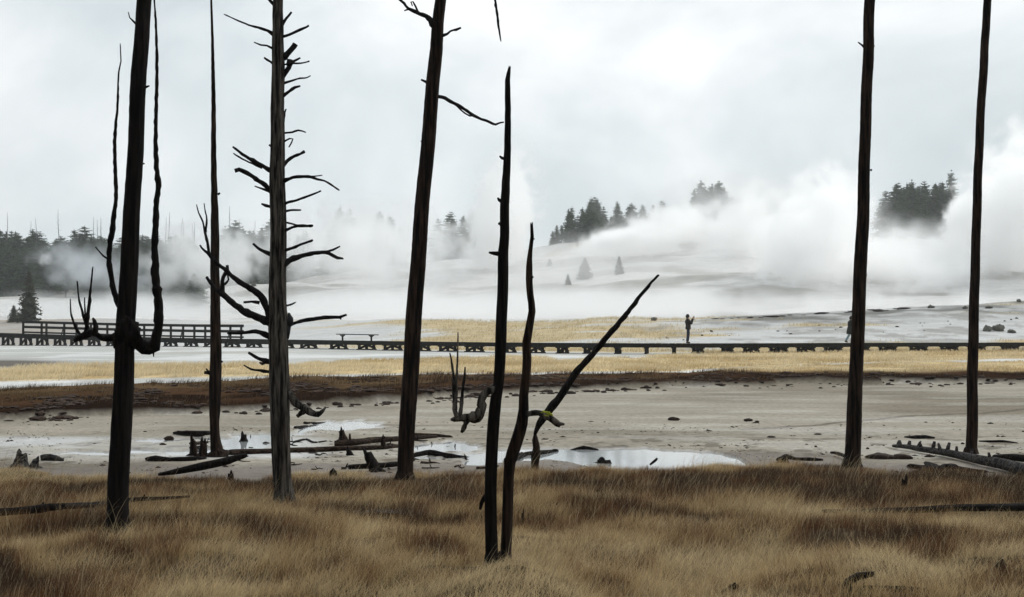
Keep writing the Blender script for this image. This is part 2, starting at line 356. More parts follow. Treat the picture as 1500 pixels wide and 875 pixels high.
    wet = np.where(Yg > 92, 0.0, wet)
    # under the foreground grass
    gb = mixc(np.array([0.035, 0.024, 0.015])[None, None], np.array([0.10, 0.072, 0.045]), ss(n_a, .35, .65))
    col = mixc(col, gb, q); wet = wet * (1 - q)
    wet = wet * (1 - peat) * (1 - yel)
    V = np.stack([X, Yg, Z], -1).reshape(-1, 3)
    i = np.arange(nr * nc).reshape(nr, nc)
    Fc = np.stack([i[:-1, :-1], i[:-1, 1:], i[1:, 1:], i[1:, :-1]], -1).reshape(-1, 4)
    cc = np.concatenate([col.reshape(-1, 3), wet.reshape(-1, 1)], 1)
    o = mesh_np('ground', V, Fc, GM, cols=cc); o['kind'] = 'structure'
build_ground()
# standing water lies a little below the mud
xs = np.linspace(-14, 12, 40); ys = np.linspace(12.5, 27, 30)
A, B = np.meshgrid(xs, ys, indexing='ij'); i = np.arange(A.size).reshape(A.shape)
wo = mesh_np('water', np.stack([A, B, np.full_like(A, -0.022)], -1).reshape(-1, 3), np.stack([i[:-1, :-1], i[1:, :-1], i[1:, 1:], i[:-1, 1:]], -1).reshape(-1, 4), WATER)
wo['kind'] = 'structure'

# ---------------------------------------------------------------- tubes
def fr(t):
    t = t.normalized(); a = Vector((0, 1, 0)) if abs(t.y) < 0.9 else Vector((1, 0, 0))
    u = t.cross(a).normalized(); return u, t.cross(u).normalized()
def smooth_path(pts, step):
    """Catmull-Rom through (Vector, r)"""
    if len(pts) < 2: return pts
    o = []
    for i in range(len(pts) - 1):
        p0 = pts[max(i - 1, 0)]; p1 = pts[i]; p2 = pts[i + 1]; p3 = pts[min(i + 2, len(pts) - 1)]
        n = max(1, int((p2[0] - p1[0]).length / step))
        for k in range(n):
            t = k / n
            q = 0.5 * ((2 * p1[0]) + (p2[0] - p0[0]) * t + (2 * p0[0] - 5 * p1[0] + 4 * p2[0] - p3[0]) * t * t + (-p0[0] + 3 * p1[0] - 3 * p2[0] + p3[0]) * t ** 3)
            o.append((q, p1[1] * (1 - t) + p2[1] * t))
    o.append(pts[-1]); return o
def tube(path, sides=10, ridge=0.0, seed=0, wob=0.0, jag=0.0, cap=True):
    V = []; Fc = []; n = len(path); rs = random.Random(seed)
    ph = [rs.uniform(0, 6.28) for _ in range(6)]; L_ = 0
    for i, (p, r) in enumerate(path):
        a = path[max(i - 1, 0)][0]; b_ = path[min(i + 1, n - 1)][0]
        t = b_ - a
        if t.length < 1e-6: t = Vector((0, 0, 1))
        u, v = fr(t)
        if i: L_ += (p - path[i - 1][0]).length
        off = u * (wob * r * math.sin(L_ / max(r, .004) * 0.35 + ph[4])) + v * (wob * r * math.sin(L_ / max(r, .004) * 0.27 + ph[5]))
        for k in range(sides):
            th = 2 * math.pi * k / sides
            rr_ = r * (1 + ridge * (0.45 * math.sin(5 * th + ph[0] + L_ * 0.7) + 0.35 * math.sin(9 * th + ph[1] - L_ * 0.5) + 0.3 * math.sin(2 * th + ph[2] + L_ * 1.3) + 0.5 * (rs.random() - 0.5)))
            q = p + off + (u * math.cos(th) + v * math.sin(th)) * rr_
            if jag and i == n - 1: q = q + t.normalized() * rs.uniform(-jag, jag)
            V.append(q)
    for i in range(n - 1):
        for k in range(sides):
            a = i * sides + k; b_ = i * sides + (k + 1) % sides
            Fc.append((a, b_, b_ + sides, a + sides))
    if cap:
        V.append(path[0][0]); c0 = len(V) - 1; V.append(path[-1][0] + (Vector((0, 0, -jag * .5)) if jag else Vector())); c1 = len(V) - 1
        for k in range(sides):
            Fc.append(((k + 1) % sides, k, c0)); a = (n - 1) * sides
            Fc.append((a + k, a + (k + 1) % sides, c1))
    return V, Fc
def merge(parts):
    V = []; Fc = []
    for v, f in parts:
        o = len(V); V += list(v); Fc += [tuple(i + o for i in x) for x in f]
    return V, Fc
def tubeobj(name, path, material, parent=None, sides=10, ridge=0.06, step=0.05, seed=0, wob=0.0, jag=0.0, extra=()):
    def kink(p_):
        if name != 'branch': return p_
        r_ = random.Random(seed * 31 + int(p_[0][1] * 1e5)); q_ = []
        for i_, (a_, b_) in enumerate(p_):
            m_ = 0 if i_ == 0 else 1
            q_.append((a_ + Vector((r_.gauss(0, 1), r_.gauss(0, 1), r_.gauss(0, 1))) * (b_ * .07 * m_), b_ * (r_.uniform(.86, 1.12) + (.25 if r_.random() < .06 else 0))))
        return q_
    parts = [tube(kink(smooth_path(path, step)), sides, ridge, seed, wob, jag)]
    for e_ in extra: parts.append(tube(kink(smooth_path(e_, step)), max(6, sides - 2), ridge, seed + 5, wob))
    V, Fc = merge(parts)
    if parent: V = [v - parent.location for v in V]
    return mesh_np(name, [tuple(v) for v in V], Fc, material, parent)

def px_path(pts, Y, slope=0.0, dy0=0.0):
    """pixels of the photograph to a path at depth Y; slope bends the tip out of the plane"""
    res = []; x0, y0 = pts[0][0], pts[0][1]
    for (x, y, wd) in pts:
        l = math.hypot(x - x0, y - y0) / F * Y
        yy = Y + dy0 + slope * l
        res.append((P(x, y, yy), wd / 2 / F * yy))
    return res

BASES = []
def dead_tree(label, Y, trunk, branches, tm, bm_=None, top=None, extra=None):
    bm_ = bm_ or W_TWIG
    base = trunk[0]
    b0 = P(base[0], base[1], Y); b0.z = hz(b0.x, b0.y)
    BASES.append((b0.x, b0.y)); root = empty('dead_tree', b0)
    setp(root, label, 'dead tree', 'bare dead pine trunks standing in the dry grass')
    path = px_path(trunk, Y)
    path = [(Vector((path[0][0].x, path[0][0].y, b0.z - 0.15)), path[0][1] * 1.5), (Vector((path[0][0].x, path[0][0].y, b0.z)), path[0][1] * 1.28), (Vector((path[0][0].x, path[0][0].y, b0.z + .06)), path[0][1] * 1.08)] + path[1:]
    if top:   # carry on above the frame
        (p1, r1), (p2, r2) = path[-2], path[-1]
        d = (p2 - p1).normalized()
        for k in range(1, 8):
            f_ = k / 7; path.append((p2 + d * (top * f_) + Vector((math.sin(k) * .03, math.cos(k * 2) * .03, 0)), max(r2 * (1 - 0.9 * f_), 0.006)))
    big = max(p[1] for p in path) > 0.04
    tubeobj('trunk', path, tm, root, 26 if big else 14, 0.085, 0.05, seed=int(base[0]), wob=0.05 if big else 0.09, jag=0.0 if top else 0.012)
    for i, bb in enumerate(branches):
        main = bb[0]; subs = bb[1:]
        rs = random.Random(int(main[0][0] * 7 + main[0][1])); sl = rs.uniform(-0.45, 0.45)
        # start inside the trunk
        ml = px_path(main, Y, sl)
        ex = []
        for s in subs:
            # join the sub-branch at the depth of the main branch there
            l = math.hypot(s[0][0] - main[0][0], s[0][1] - main[0][1]) / F * Y
            ex.append(px_path(s, Y, rs.uniform(-.3, .3), sl * l))
        o = tubeobj('branch', ml, bm_, root, 9, 0.10, 0.03, seed=i, wob=0.10, extra=ex)
        if main[0][2] < 0: pass
    return root

# ---------------------------------------------------------------- the dead trees
A_ = dead_tree('stout dark leaning dead tree at left with two candelabra arms turning straight up', 11.1,
    [(172, 780, 31), (173, 740, 30.5), (173.5, 704, 30), (178, 605, 29), (181, 560, 28), (184, 480, 27), (189, 380, 25.5), (194, 300, 24), (199, 200, 23), (203, 120, 23), (211.7, 0, 21)],
    [[[(184, 489, 15), (172, 492, 12), (160, 497, 11), (150, 496, 10), (142, 490, 9), (135, 487, 10), (125, 491, 11), (115, 496, 9), (108, 500, 4)],
      [(139, 489, 9), (140, 478, 9), (138, 470, 6), (136, 466, 3)],
      [(125, 492, 9), (128, 470, 6.5), (131, 440, 4.5), (134, 410, 3), (136, 391, 2)],
      [(128, 480, 6), (122, 462, 4.5), (116, 440, 3), (113, 412, 2)],
      [(126, 470, 3.5), (124, 450, 2.5), (124, 436, 1.8)],
      [(119, 494, 5), (110, 478, 4), (104, 460, 3), (103, 438, 1.8)]],
     [[(188, 486, 13), (181, 470, 11), (173, 445, 9), (165, 418, 8.5), (160, 388, 8), (161, 360, 8), (165, 335, 8.5), (167, 312, 7), (170, 290, 6), (169, 262, 6), (168, 215, 5), (169, 190, 4.2), (172, 160, 3.6), (173, 130, 3), (174, 105, 2.4), (177, 90, 2), (176, 64, 1.3)],
      [(160, 381, 4), (151, 375, 3), (140, 362, 2)]],
     [[(186, 490, 22), (197, 497, 20), (208, 506, 18), (219, 513, 17), (226, 508, 16), (229, 498, 15), (232, 470, 14), (231, 440, 13.5), (228, 400, 12), (227, 360, 10.5), (228, 330, 9.5), (229, 300, 8.5), (232, 268, 8.5), (229, 240, 7.5), (228, 200, 6.5), (229, 150, 5.5), (230, 100, 5), (229, 50, 4), (227, 15, 3), (226, 0, 2.5), (224, -40, 1.5)],
      [(222, 512, 6), (225, 518, 3), (225, 523, 1.5)]],
     [[(200, 36, 4), (195, 31, 2.5), (190, 26, 2), (188, 18, 1.4)]],
     [[(212, 129, 4), (216, 127, 3), (219, 126, 2)]],
     [[(204, 241, 4), (209, 240, 3), (212, 240, 2)]]],
    W_DARK, W_DARK, top=5.5)
# swollen burl where the arms leave the trunk
def lump_mesh(c, rx, ry, rz, seed, rough=0.25, seg=16, rings=10, flatb=0.0):
    V = []; Fc = []
    for i in range(rings + 1):
        ph = math.pi * i / rings
        for k in range(seg):
            th = 2 * math.pi * k / seg
            d = Vector((math.sin(ph) * math.cos(th), math.sin(ph) * math.sin(th), math.cos(ph)))
            n_ = float(fbm(np.array([d.x * 2 + seed * 3.1 + d.z]), np.array([d.y * 2 + d.z * 1.7 + seed]), seed, 4)[0])
            s = 1 + rough * (n_ - 0.5) * 2
            z = d.z * rz * s
            if flatb and z < -flatb * rz: z = -flatb * rz
            V.append(Vector((c[0] + d.x * rx * s, c[1] + d.y * ry * s, c[2] + z)))
    for i in range(rings):
        for k in range(seg):
            a = i * seg + k; b_ = i * seg + (k + 1) % seg
            Fc.append((a, a + seg, b_ + seg, b_))
    return V, Fc
V, Fc = lump_mesh(P(189, 490, 11.05), 0.088, 0.085, 0.13, 3, 0.75, 24, 18)
mesh_np('burl', [tuple(v - A_.location) for v in V], Fc, W_DARK, A_)

dead_tree('slim straight dead tree just behind the branchy pale one, flared at its foot', 17.6,
    [(318, 669, 24), (317, 660, 19), (315, 640, 14), (314.5, 618, 13.5), (315, 600, 16), (315.6, 560, 18), (316, 480, 15), (315, 400, 13), (315, 330, 11.5), (314, 280, 9), (313, 220, 7.5), (313, 160, 6.5), (312, 100, 5.2), (311, 50, 4), (309.5, 0, 3)],
    [[[(312, 550, 6), (306, 547, 5), (299, 546, 5)], [(308, 547, 3), (304, 543, 3), (302, 540, 2)]],
     [[(322, 530, 5), (326, 530, 3)]], [[(319, 285, 4), (322, 283, 3)]], [[(311, 452, 3), (308, 449, 2)]], [[(319, 446, 2.5), (323, 444, 1.5)]]],
    W_BROWN, W_DARK, top=1.6)

C_ = dead_tree('pale grey dead tree bristling with short broken branches on both sides', 13.2,
    [(416, 731, 29), (415, 715, 28), (413, 690, 27.5), (410.5, 600, 29), (409, 560, 30), (407, 500, 28), (407, 475, 29), (407, 440, 26), (407, 340, 23), (406.5, 290, 23), (406, 200, 20), (407, 100, 18.5), (407, 0, 14.5)],
    [[[(400, 474, 15), (391, 454, 11), (384, 438, 11), (376, 428, 10), (362, 420, 9), (350, 413, 8.5), (338, 403, 7), (328, 394, 6), (318, 387, 6), (310, 378, 6), (304, 371, 5), (299, 367, 4), (293, 359, 2.5)],
      [(306, 373, 5), (304, 356, 4), (300, 340, 4), (297, 325, 3), (291, 312, 2.3), (288, 300, 1.5)],
      [(301, 340, 3.5), (303, 322, 2.5), (300, 306, 2), (299, 298, 1.4)],
      [(380, 444, 6), (368, 442, 4.2), (357, 443, 4)]],
     [[(403, 476, 17), (388, 470, 14), (375, 464, 12), (360, 458, 12), (345, 447, 10.5), (332, 436, 9.5), (322, 428, 8), (313, 421, 6), (308, 414, 5), (302, 406, 4)],
      [(325, 434, 10), (326, 418, 8), (327, 406, 6.5), (333, 397, 6), (333, 389, 5)],
      [(329, 417, 4), (335, 410, 3), (333, 401, 2.5)]],
     [[(400, 497, 11), (388, 490, 8), (375, 485, 6), (365, 487, 6), (352, 488, 5), (333, 488, 3.5)]],
     [[(398, 531, 9), (388, 529, 7), (379, 525, 5.5), (364, 517, 4)], [(390, 530, 5), (384, 533, 4), (380, 531, 2.5)]],
     [[(397, 545, 5), (380, 543, 3.5), (368, 541, 3), (357, 535, 2)]],
     [[(401, 7, 6), (396, 2, 5), (391, -4, 3)]],
     [[(400, 50, 8), (392, 45, 5), (382, 42, 4), (368, 38, 3), (350, 31, 2.5), (328, 21, 1.5)]],
     [[(399, 71, 4), (391, 67, 3), (382, 66, 2.5), (372, 62, 1.6)]],
     [[(400, 93, 4), (392, 88, 3.2), (387, 85, 3)]],
     [[(397, 250, 8), (383, 242, 5.5), (370, 235, 5), (355, 226, 4.5), (341, 215, 2.5)], [(384, 246, 4), (370, 240, 3), (355, 233, 2.5), (342, 225, 2)]],
     [[(398, 282, 9), (388, 271, 7), (375, 262, 7), (362, 254, 6.5), (350, 249, 6), (344, 251, 6)], [(351, 250, 4), (350, 246, 3)]],
     [[(396, 281, 4), (385, 277, 3), (373, 273, 1.8)]], [[(398, 215, 4), (394, 212, 2.5)]],
     [[(397, 303, 4), (389, 301, 4), (383, 299, 3)]],
     [[(398, 373, 7), (385, 368, 5.2), (377, 363, 4.8), (371, 357, 4)]],
     [[(412, 39, 6), (419, 28, 4.2), (427, 18, 3.5)]],
     [[(414, 54, 4), (428, 49, 4), (440, 44, 4), (452, 38, 3)]],
     [[(412, 86, 9), (421, 78, 8), (427, 72, 8), (433, 65, 8)]],
     [[(413, 96, 3), (424, 93, 3), (440, 93, 2.5), (453, 90, 2)]],
     [[(411, 117, 9), (420, 104, 8), (425, 95, 7), (430, 90, 4), (440, 85, 3)], [(424, 97, 8), (425, 87, 8)]],
     [[(413, 124, 5), (425, 119, 3.5), (440, 115, 3), (450, 114, 2.4), (455, 111, 2)]],
     [[(413, 142, 7), (424, 134, 4.8), (432, 128, 5), (440, 126, 3)]],
     [[(415, 182, 4), (417, 165, 3), (419, 160, 2)]],
     [[(413, 195, 4), (428, 194, 3), (437, 191, 3), (448, 194, 2)]],
     [[(413, 210, 3.5), (424, 203, 2.6), (429, 204, 2.6), (427, 209, 2.4), (423, 216, 2)]],
     [[(413, 244, 7), (421, 236, 5), (431, 229, 5), (440, 225.5, 4), (446, 222, 5)]],
     [[(412, 267, 8), (424, 262, 5), (435, 259, 4.6), (455, 259.5, 4.6), (465, 263, 4), (475, 265, 3), (485, 271, 3), (497, 279, 1.8)], [(457, 259, 2.5), (472, 257, 1.8)]],
     [[(414, 299, 4.5), (432, 294, 4), (450, 288, 3.5), (470, 280, 2.6)]],
     [[(415, 311, 4.5), (426, 308, 3.5), (441, 308, 2.6)]],
     [[(415, 339, 5), (428, 333, 4), (436, 331, 4), (458, 331, 3.5)], [(419, 326, 3), (427, 328, 3), (434, 330, 3)]],
     [[(416, 368, 5), (437, 360, 4), (458, 352, 3.5)]],
     [[(413, 390, 13), (425, 382, 8.5), (436, 377, 7.5), (450, 373, 7), (460, 371, 6), (477, 370, 6), (487, 374, 5), (494, 378, 4.5), (503, 379, 2.5)], [(478, 369, 4), (488, 366, 3.5), (498, 361, 2)]],
     [[(418, 448, 3.5), (427, 446, 2.5), (433, 443, 1.8)]],
     [[(414, 479, 9), (428, 475, 5), (440, 471, 5.5), (455, 468, 6), (475, 465, 6), (497, 465, 5), (508, 461, 3.5)], [(497, 465, 3), (500, 468, 2)]]],
    W_GREY, W_TWIG, top=3.5)
# gnarled silver limb low on the right of the same tree
def limb(parent, name, main, subs, Y, m_, slope=0.2, label=None):
    ml = px_path(main, Y, slope); ex = []
    for s in subs:
        l = math.hypot(s[0][0] - main[0][0], s[0][1] - main[0][1]) / F * Y
        ex.append(px_path(s, Y, 0.2, slope * l))
    o = tubeobj(name, ml, m_, parent, 12, 0.16, 0.02, seed=3, wob=0.12, extra=ex)
    if label: o['label'] = label
    return o
limb(C_, 'branch', [(418, 572, 11), (426, 578, 9), (433, 590, 9), (445, 597, 10), (455, 605, 10), (466, 607, 8), (472, 603, 6), (477, 596, 2.5)],
     [[(447, 599, 8), (443, 603, 8), (435, 610, 5)]], 13.2, W_GREY, -0.2, 'gnarled silver limb curling upward')

D_ = dead_tree('tall leaning dead tree in the centre with one long drooping twig on its right', 15.0,
    [(593.5, 701, 25), (594, 690, 24), (597, 620, 24), (600, 570, 24), (606, 480, 23.5), (613, 380, 21.6), (620, 290, 20.6), (628, 200, 20.5), (636.5, 100, 20), (645, 0, 17)],
    [[[(640, 42, 14), (634, 35, 11), (630, 30, 9), (624, 24, 7), (615, 20, 6), (605, 16, 5.5), (598, 13, 5), (592, 5, 4), (586, 0, 4), (576, -8, 3)],
      [(598, 14, 3.5), (592, 16, 2)], [(613, 19, 3.5), (609, 10, 3), (605, 3, 2.5), (602, 3, 2.2), (604, 9, 2)]],
     [[(645, 53, 6), (655, 50, 4), (660, 46, 3.5), (668, 44, 3.5), (675, 41, 2.5)]],
     [[(630, 122, 5), (624, 120, 4), (617, 117, 3)]], [[(621, 209, 4), (616, 207, 2.5)]],
     [[(635, 141, 8), (644, 142, 5.5), (652, 144, 5), (660, 149, 5), (670, 154, 5), (680, 160, 4.5), (692, 168, 4.5), (705, 175, 4), (713, 177, 3.5), (726, 183, 3.5), (733, 180, 2.5), (738, 179, 1.8)],
      [(668, 154, 3), (677, 163, 2.5), (688, 170, 2.5), (695, 170, 2)]],
     [[(652, -75, 12), (675, -82, 7), (700, -75, 6), (715, -50, 5), (722, -15, 4.5), (725, 0, 4), (729, 25, 4), (731, 45, 3.5), (734, 61, 1.6)]]],
    W_BROWN, W_TWIG, top=4.0)
E_ = dead_tree('straight left snag of the close pair, topless, with a hanging antler-like limb', 9.45,
    [(720, 834, 20), (719.5, 810, 19), (719, 740, 18), (720, 660, 17.5), (725, 600, 17), (730, 560, 15), (733.5, 500, 16), (736, 440, 15.5), (737, 380, 15), (739, 345, 13), (739.5, 300, 13), (743, 230, 10), (744, 160, 8.5), (743.5, 118, 7.5), (745, 108, 6), (746.5, 98, 3)],
    [[[(740, 233, 6), (735, 232, 4), (732, 229, 2.5)]], [[(737, 296, 8), (731, 293, 5), (729, 290, 3)]], [[(736, 330, 6), (730, 327, 4)]],
     [[(736, 373, 8), (728, 372, 6), (722, 371, 5), (716, 370, 3)]],
     [[(715, 722, 8), (708, 730, 7), (705, 737, 6), (703, 746, 3)]], [[(742, 348, 4), (746, 350, 2)]]],
    W_DARK, W_DARK)
limb(E_, 'branch', [(726, 571, 12), (718, 573, 11), (710, 577, 11), (705, 587, 12), (706, 599, 13), (699, 608, 14), (688, 611, 14), (680, 612.5, 12), (671, 614, 8), (660, 615, 3)],
     [[(684, 614, 9), (681, 622, 7), (676, 634, 4)], [(705, 606, 9), (700, 614, 9), (690, 617, 6)],
      [(670, 612, 8), (666, 599, 6.5), (665, 577, 5), (664, 546, 3.6), (661, 527, 2.8), (659, 517, 1.6)],
      [(668, 601, 5), (668.6, 563, 4), (670, 532, 2.8), (671, 487, 1.4)],
      [(674, 611, 7), (676, 596, 5.5), (677, 580, 5), (679.5, 559, 4), (681.6, 538, 2)]], 9.4, W_GREY, -0.15, 'twisted antler-like limb with upright prongs')
V, Fc = lump_mesh(P(670, 614.5, 9.36), 0.013, 0.02, 0.011, 5, 0.4, 10, 6)
mesh_np('lichen', [tuple(v - E_.location) for v in V], Fc, LICHEN, E_)
F_ = dead_tree('crooked thinner right snag of the close pair, bent like an elbow near its foot', 9.5,
    [(740, 832, 18), (741, 812, 16.5), (743, 750, 16), (745.5, 695, 15.5), (747, 678, 17), (751, 664, 18), (757, 646, 18), (764, 620, 17), (767, 600, 14.5), (767, 580, 13.5), (770, 552, 13), (772, 525, 12.5), (771.4, 501, 12), (775.5, 477, 11), (779, 456, 10), (776.6, 432, 9.5), (775, 409, 9.5), (775, 391, 9), (777, 367, 6), (779.5, 347, 5.2), (778.6, 328, 4)],
    [[[(776, 394, 5), (771, 391, 2.5)]], [[(778, 408, 5), (781, 405, 3)]], [[(779, 351, 3), (783, 350, 2)]]],
    W_BROWN, W_DARK)
limb(F_, 'branch', [(764, 607, 12), (775, 606, 8), (785, 604.7, 8), (799, 609, 9), (809, 616, 10), (819.5, 621, 7), (827, 622, 2.5)],
     [[(806, 615, 6), (814, 622, 5), (820, 625, 3)]], 9.5, W_GREY, -0.2, 'short broken limb patched with yellow lichen')
V, Fc = lump_mesh(P(799, 608, 9.47), 0.036, 0.026, 0.022, 6, 1.2, 24, 16)
mesh_np('lichen', [tuple(v - F_.location) for v in V], Fc, LICHEN, F_)
# broken pole leaning far over, still hinged on its stub
gb = P(784, 688, 15.9); gb.z = hz(gb.x, gb.y)
g = setp(empty('broken_tree', gb), 'broken dead pole leaning steeply to the right, hinged on its splintered stub', 'dead tree', 'bare dead pine trunks standing in the dry grass')
tubeobj('trunk', px_path([(783.5, 637, 4), (789, 625, 8), (794, 617, 11), (802, 605.7, 11), (812, 592, 12.5), (817, 586, 10.5), (830, 567, 11), (838, 556, 10), (845, 545.7, 11), (853, 536, 9.5), (860.6, 527, 10), (872, 515, 8.5), (881, 504.6, 9.5), (890, 493, 8.5), (898, 484, 9.5), (908, 472, 7.5), (915.5, 463.5, 8.5), (923, 453, 6.5), (931, 443, 7.5), (936, 436, 5.5), (949.7, 419.5, 5.5), (952, 416, 4), (965, 402.7, 3.5)], 15.9, -0.1), W_DARK, g, 12, 0.16, 0.03, seed=4, wob=.12)
tubeobj('stub', [(gb + Vector((0, 0, -.1)), 0.045)] + px_path([(784, 680, 11), (785, 668, 13), (786, 655, 10), (784, 645, 9), (784, 636, 4)], 15.9), W_BROWN, g, 10, 0.16, 0.04, seed=9, jag=.02)
dead_tree('bare branchless dead pole right of centre, in front of the walker in the long coat', 16.3,
    [(1248.5, 682, 25), (1249, 670, 23), (1251, 600, 21), (1255, 530, 19), (1258, 440, 18.5), (1262, 360, 18.5), (1265, 290, 17.5), (1267, 200, 17), (1271, 100, 16), (1274, 0, 15)],
    [[[(1266, 69, 4), (1262, 66, 2.5), (1257, 62, 1.8)]], [[(1277, 70, 4), (1280, 68, 2.5), (1281, 67, 2)]], [[(1265, 405, 4), (1270, 403, 2.5)]], [[(1275, 250, 4), (1277, 248, 2)]]],
    W_BROWN, W_TWIG, top=4.5)
dead_tree('bare slender dead pole farthest right, behind the grey fallen log', 18.0,
    [(1422, 666, 18), (1422.5, 655, 16.5), (1424.5, 600, 15.5), (1425, 530, 15), (1429, 380, 13), (1431.6, 290, 12.5), (1435, 200, 12), (1440.6, 100, 12), (1446.7, 0, 11)],
    [[[(1437, 120, 3), (1444, 118, 2)]], [[(1428, 470, 3), (1434, 468, 2)]]],
    W_BROWN, W_TWIG, top=4.5)

# ---------------------------------------------------------------- bird on the branch
bp_ = P(425, 472, 13.05)
s = 1.12 / F * 13.05
def lathe(path, sides=10): return tube([(Vector(p), r) for p, r in path], sides, 0)
bird = empty('bird', bp_); setp(bird, 'dark bird perched upright beside the grey trunk, tail hanging below its branch', 'bird')
BIRDM = flat_mat('black_feathers', (0.012, 0.012, 0.014), 0.6, 0.3, 40)
V, Fc = lathe([((-1 * s, 0, -8 * s), 1.2 * s), ((-0.5 * s, 0, -4 * s), 2.8 * s), ((0, 0, 0), 4.0 * s), ((0, 0, 4 * s), 3.9 * s), ((-.5 * s, 0, 7 * s), 3.0 * s), ((-1.2 * s, 0, 9 * s), 2.4 * s), ((-1.5 * s, 0, 11 * s), 1.9 * s), ((-1.8 * s, 0, 12.3 * s), 0.6 * s)], 12)
mesh_np('body', [tuple(v) for v in V], Fc, BIRDM, bird)
V, Fc = lathe([((-1 * s, 0.5 * s, -6 * s), 2.2 * s), ((-2 * s, 0.5 * s, -14 * s), 2.0 * s), ((-3 * s, 0.6 * s, -22 * s), 1.4 * s)], 8)
mesh_np('tail', [tuple(v) for v in V], Fc, BIRDM, bird)
V, Fc = lathe([((-2.4 * s, -0.6 * s, 10.5 * s), 0.7 * s), ((-3.2 * s, -1.4 * s, 12.6 * s), 0.12 * s)], 6)
mesh_np('beak', [tuple(v) for v in V], Fc, BIRDM, bird)
for k in (-1, 1):
    V, Fc = lump_mesh(Vector((k * 3.1 * s, 0, 1 * s)), 1.2 * s, 2.6 * s, 5.5 * s, 4, 0.1, 10, 8)
    mesh_np('wing', [tuple(v) for v in V], Fc, BIRDM, bird)

# ---------------------------------------------------------------- fallen logs, stumps, driftwood
def log(label, pts, m_, ridge=0.12, sides=12, stubs=(), sink=0.25, name='fallen_log', cat='log', raise_=0.0, seed=1, jag=0.02, group=None, Yfix=None):
    path = []
    for (px, py, wd) in pts:
        g_ = G(px, py + wd / 2) if Yfix is None else P(px, py + wd / 2, Yfix)
        r = wd / 2 / F * g_.y
        path.append((g_ + Vector((0, 0, r * (1 - sink) + raise_)), r))
    base = path[0][0].copy()
    ex = []
    for (f_, dx, dy, dz, wd) in stubs:
        i = min(int(f_ * (len(path) - 1)), len(path) - 2); t = f_ * (len(path) - 1) - i
        p0 = path[i][0].lerp(path[i + 1][0], t); r0 = path[i][1]
        k = base.y / F
        ex.append([(p0, wd / 2 * k), (p0 + Vector((dx * k * .6, dy * .6, dz * k * .6)), wd / 2 * k * .9), (p0 + Vector((dx * k, dy, dz * k)), wd / 2 * k * .6)])
    parts = [tube(smooth_path(path, 0.06), sides, ridge, seed, 0.05, jag)] + [tube(e_, 6, .1, 3) for e_ in ex]
    V, Fc = merge(parts)
    o = mesh_np(name, [tuple(v - base) for v in V], Fc, m_); o.location = base
    return setp(o, label, cat, group)
def stump(label, px, py, h, wd, m_, lean=0.0, spikes=3, seed=0, name='stump', cat='stump', flare=1.5, group=None, sink=0.05):
    g_ = G(px, py); k = g_.y / F; rs = random.Random(seed)
    r = wd / 2 * k; H = h * k
    parts = []
    parts.append(tube(smooth_path([(Vector((0, 0, -sink)), r * flare), (Vector((0, 0, H * .12)), r * flare * .85), (Vector((lean * k * .4, 0, H * .45)), r * .85), (Vector((lean * k * .7, 0, H * .7)), r * .7)], 0.02), 12, 0.22, seed, 0, H * .08))
    for s_ in range(spikes):
        a = rs.uniform(0, 6.28); q = Vector((math.cos(a), math.sin(a), 0)) * r * .4
        hh = H * (1 if s_ == 0 else rs.uniform(.75, .95))
        parts.append(tube([(Vector((lean * k * .5, 0, H * .5)) + q, r * .45), (Vector((lean * k * .8, 0, hh * .85)) + q * 1.1, r * .33), (Vector((lean * k, 0, hh)) + q * 1.2, r * .08)], 7, .2, seed + s_))
    for s_ in range(4):   # root toes
        a = rs.uniform(0, 6.28); q = Vector((math.cos(a), math.sin(a), 0))
        parts.append(tube([(Vector((0, 0, H * .12)), r * .5), (q * r * 1.5 + Vector((0, 0, H * .02)), r * .4), (q * r * 2.5 + Vector((0, 0, -r * .3)), r * .15)], 7, .2, seed + 9 + s_))
    V, Fc = merge(parts)
    o = mesh_np(name, [tuple(v) for v in V], Fc, m_); o.location = g_
    return setp(o, label, cat, group)
def clod(label, px, py, wx, wz, m_, seed=0, name='clod', cat='clod', group=None, ry=None, rough=0.5):
    g_ = G(px, py); k = g_.y / F
    V, Fc = lump_mesh(Vector((0, 0, 0)), wx / 2 * k, (ry if ry else wx / 2 * k * .8), wz * k * .6, seed, rough, 16, 10)
    o = mesh_np(name, [tuple(v) for v in V], Fc, m_); o.location = g_ + Vector((0, 0, wz * k * .3))
    return setp(o, label, cat, group)

log('dark plank-like log propped at a slant on a short stump in the left grass', [(232, 704, 4), (262, 699, 9), (300, 691, 12), (335, 683, 11), (362, 675, 6)], W_BLACK, 0.1, raise_=0.06, sink=0.0, Yfix=14.4, seed=2)
stump('short round stump holding up the slanting dark log', 338, 709, 20, 10, W_BROWN, 0, 1, 4, flare=1.05)
log('long charred log lying in the tall grass at bottom left', [(-60, 772, 11), (20, 765, 10), (60, 761, 12), (90, 758, 9), (150, 753, 9), (200, 748, 7), (240, 745, 5), (276, 742, 3)], W_BLACK, 0.2, seed=3, raise_=0.09, stubs=[(.3, 0, 0, 9, 4), (.75, 2, 0, 8, 3)])
log('long black log buried along the dark grass at lower right', [(1205, 757, 5), (1260, 757, 7), (1330, 756, 9), (1400, 753, 11), (1460, 751, 12), (1540, 748, 13), (1620, 746, 12)], W_BLACK, 0.15, seed=4, raise_=0.045)
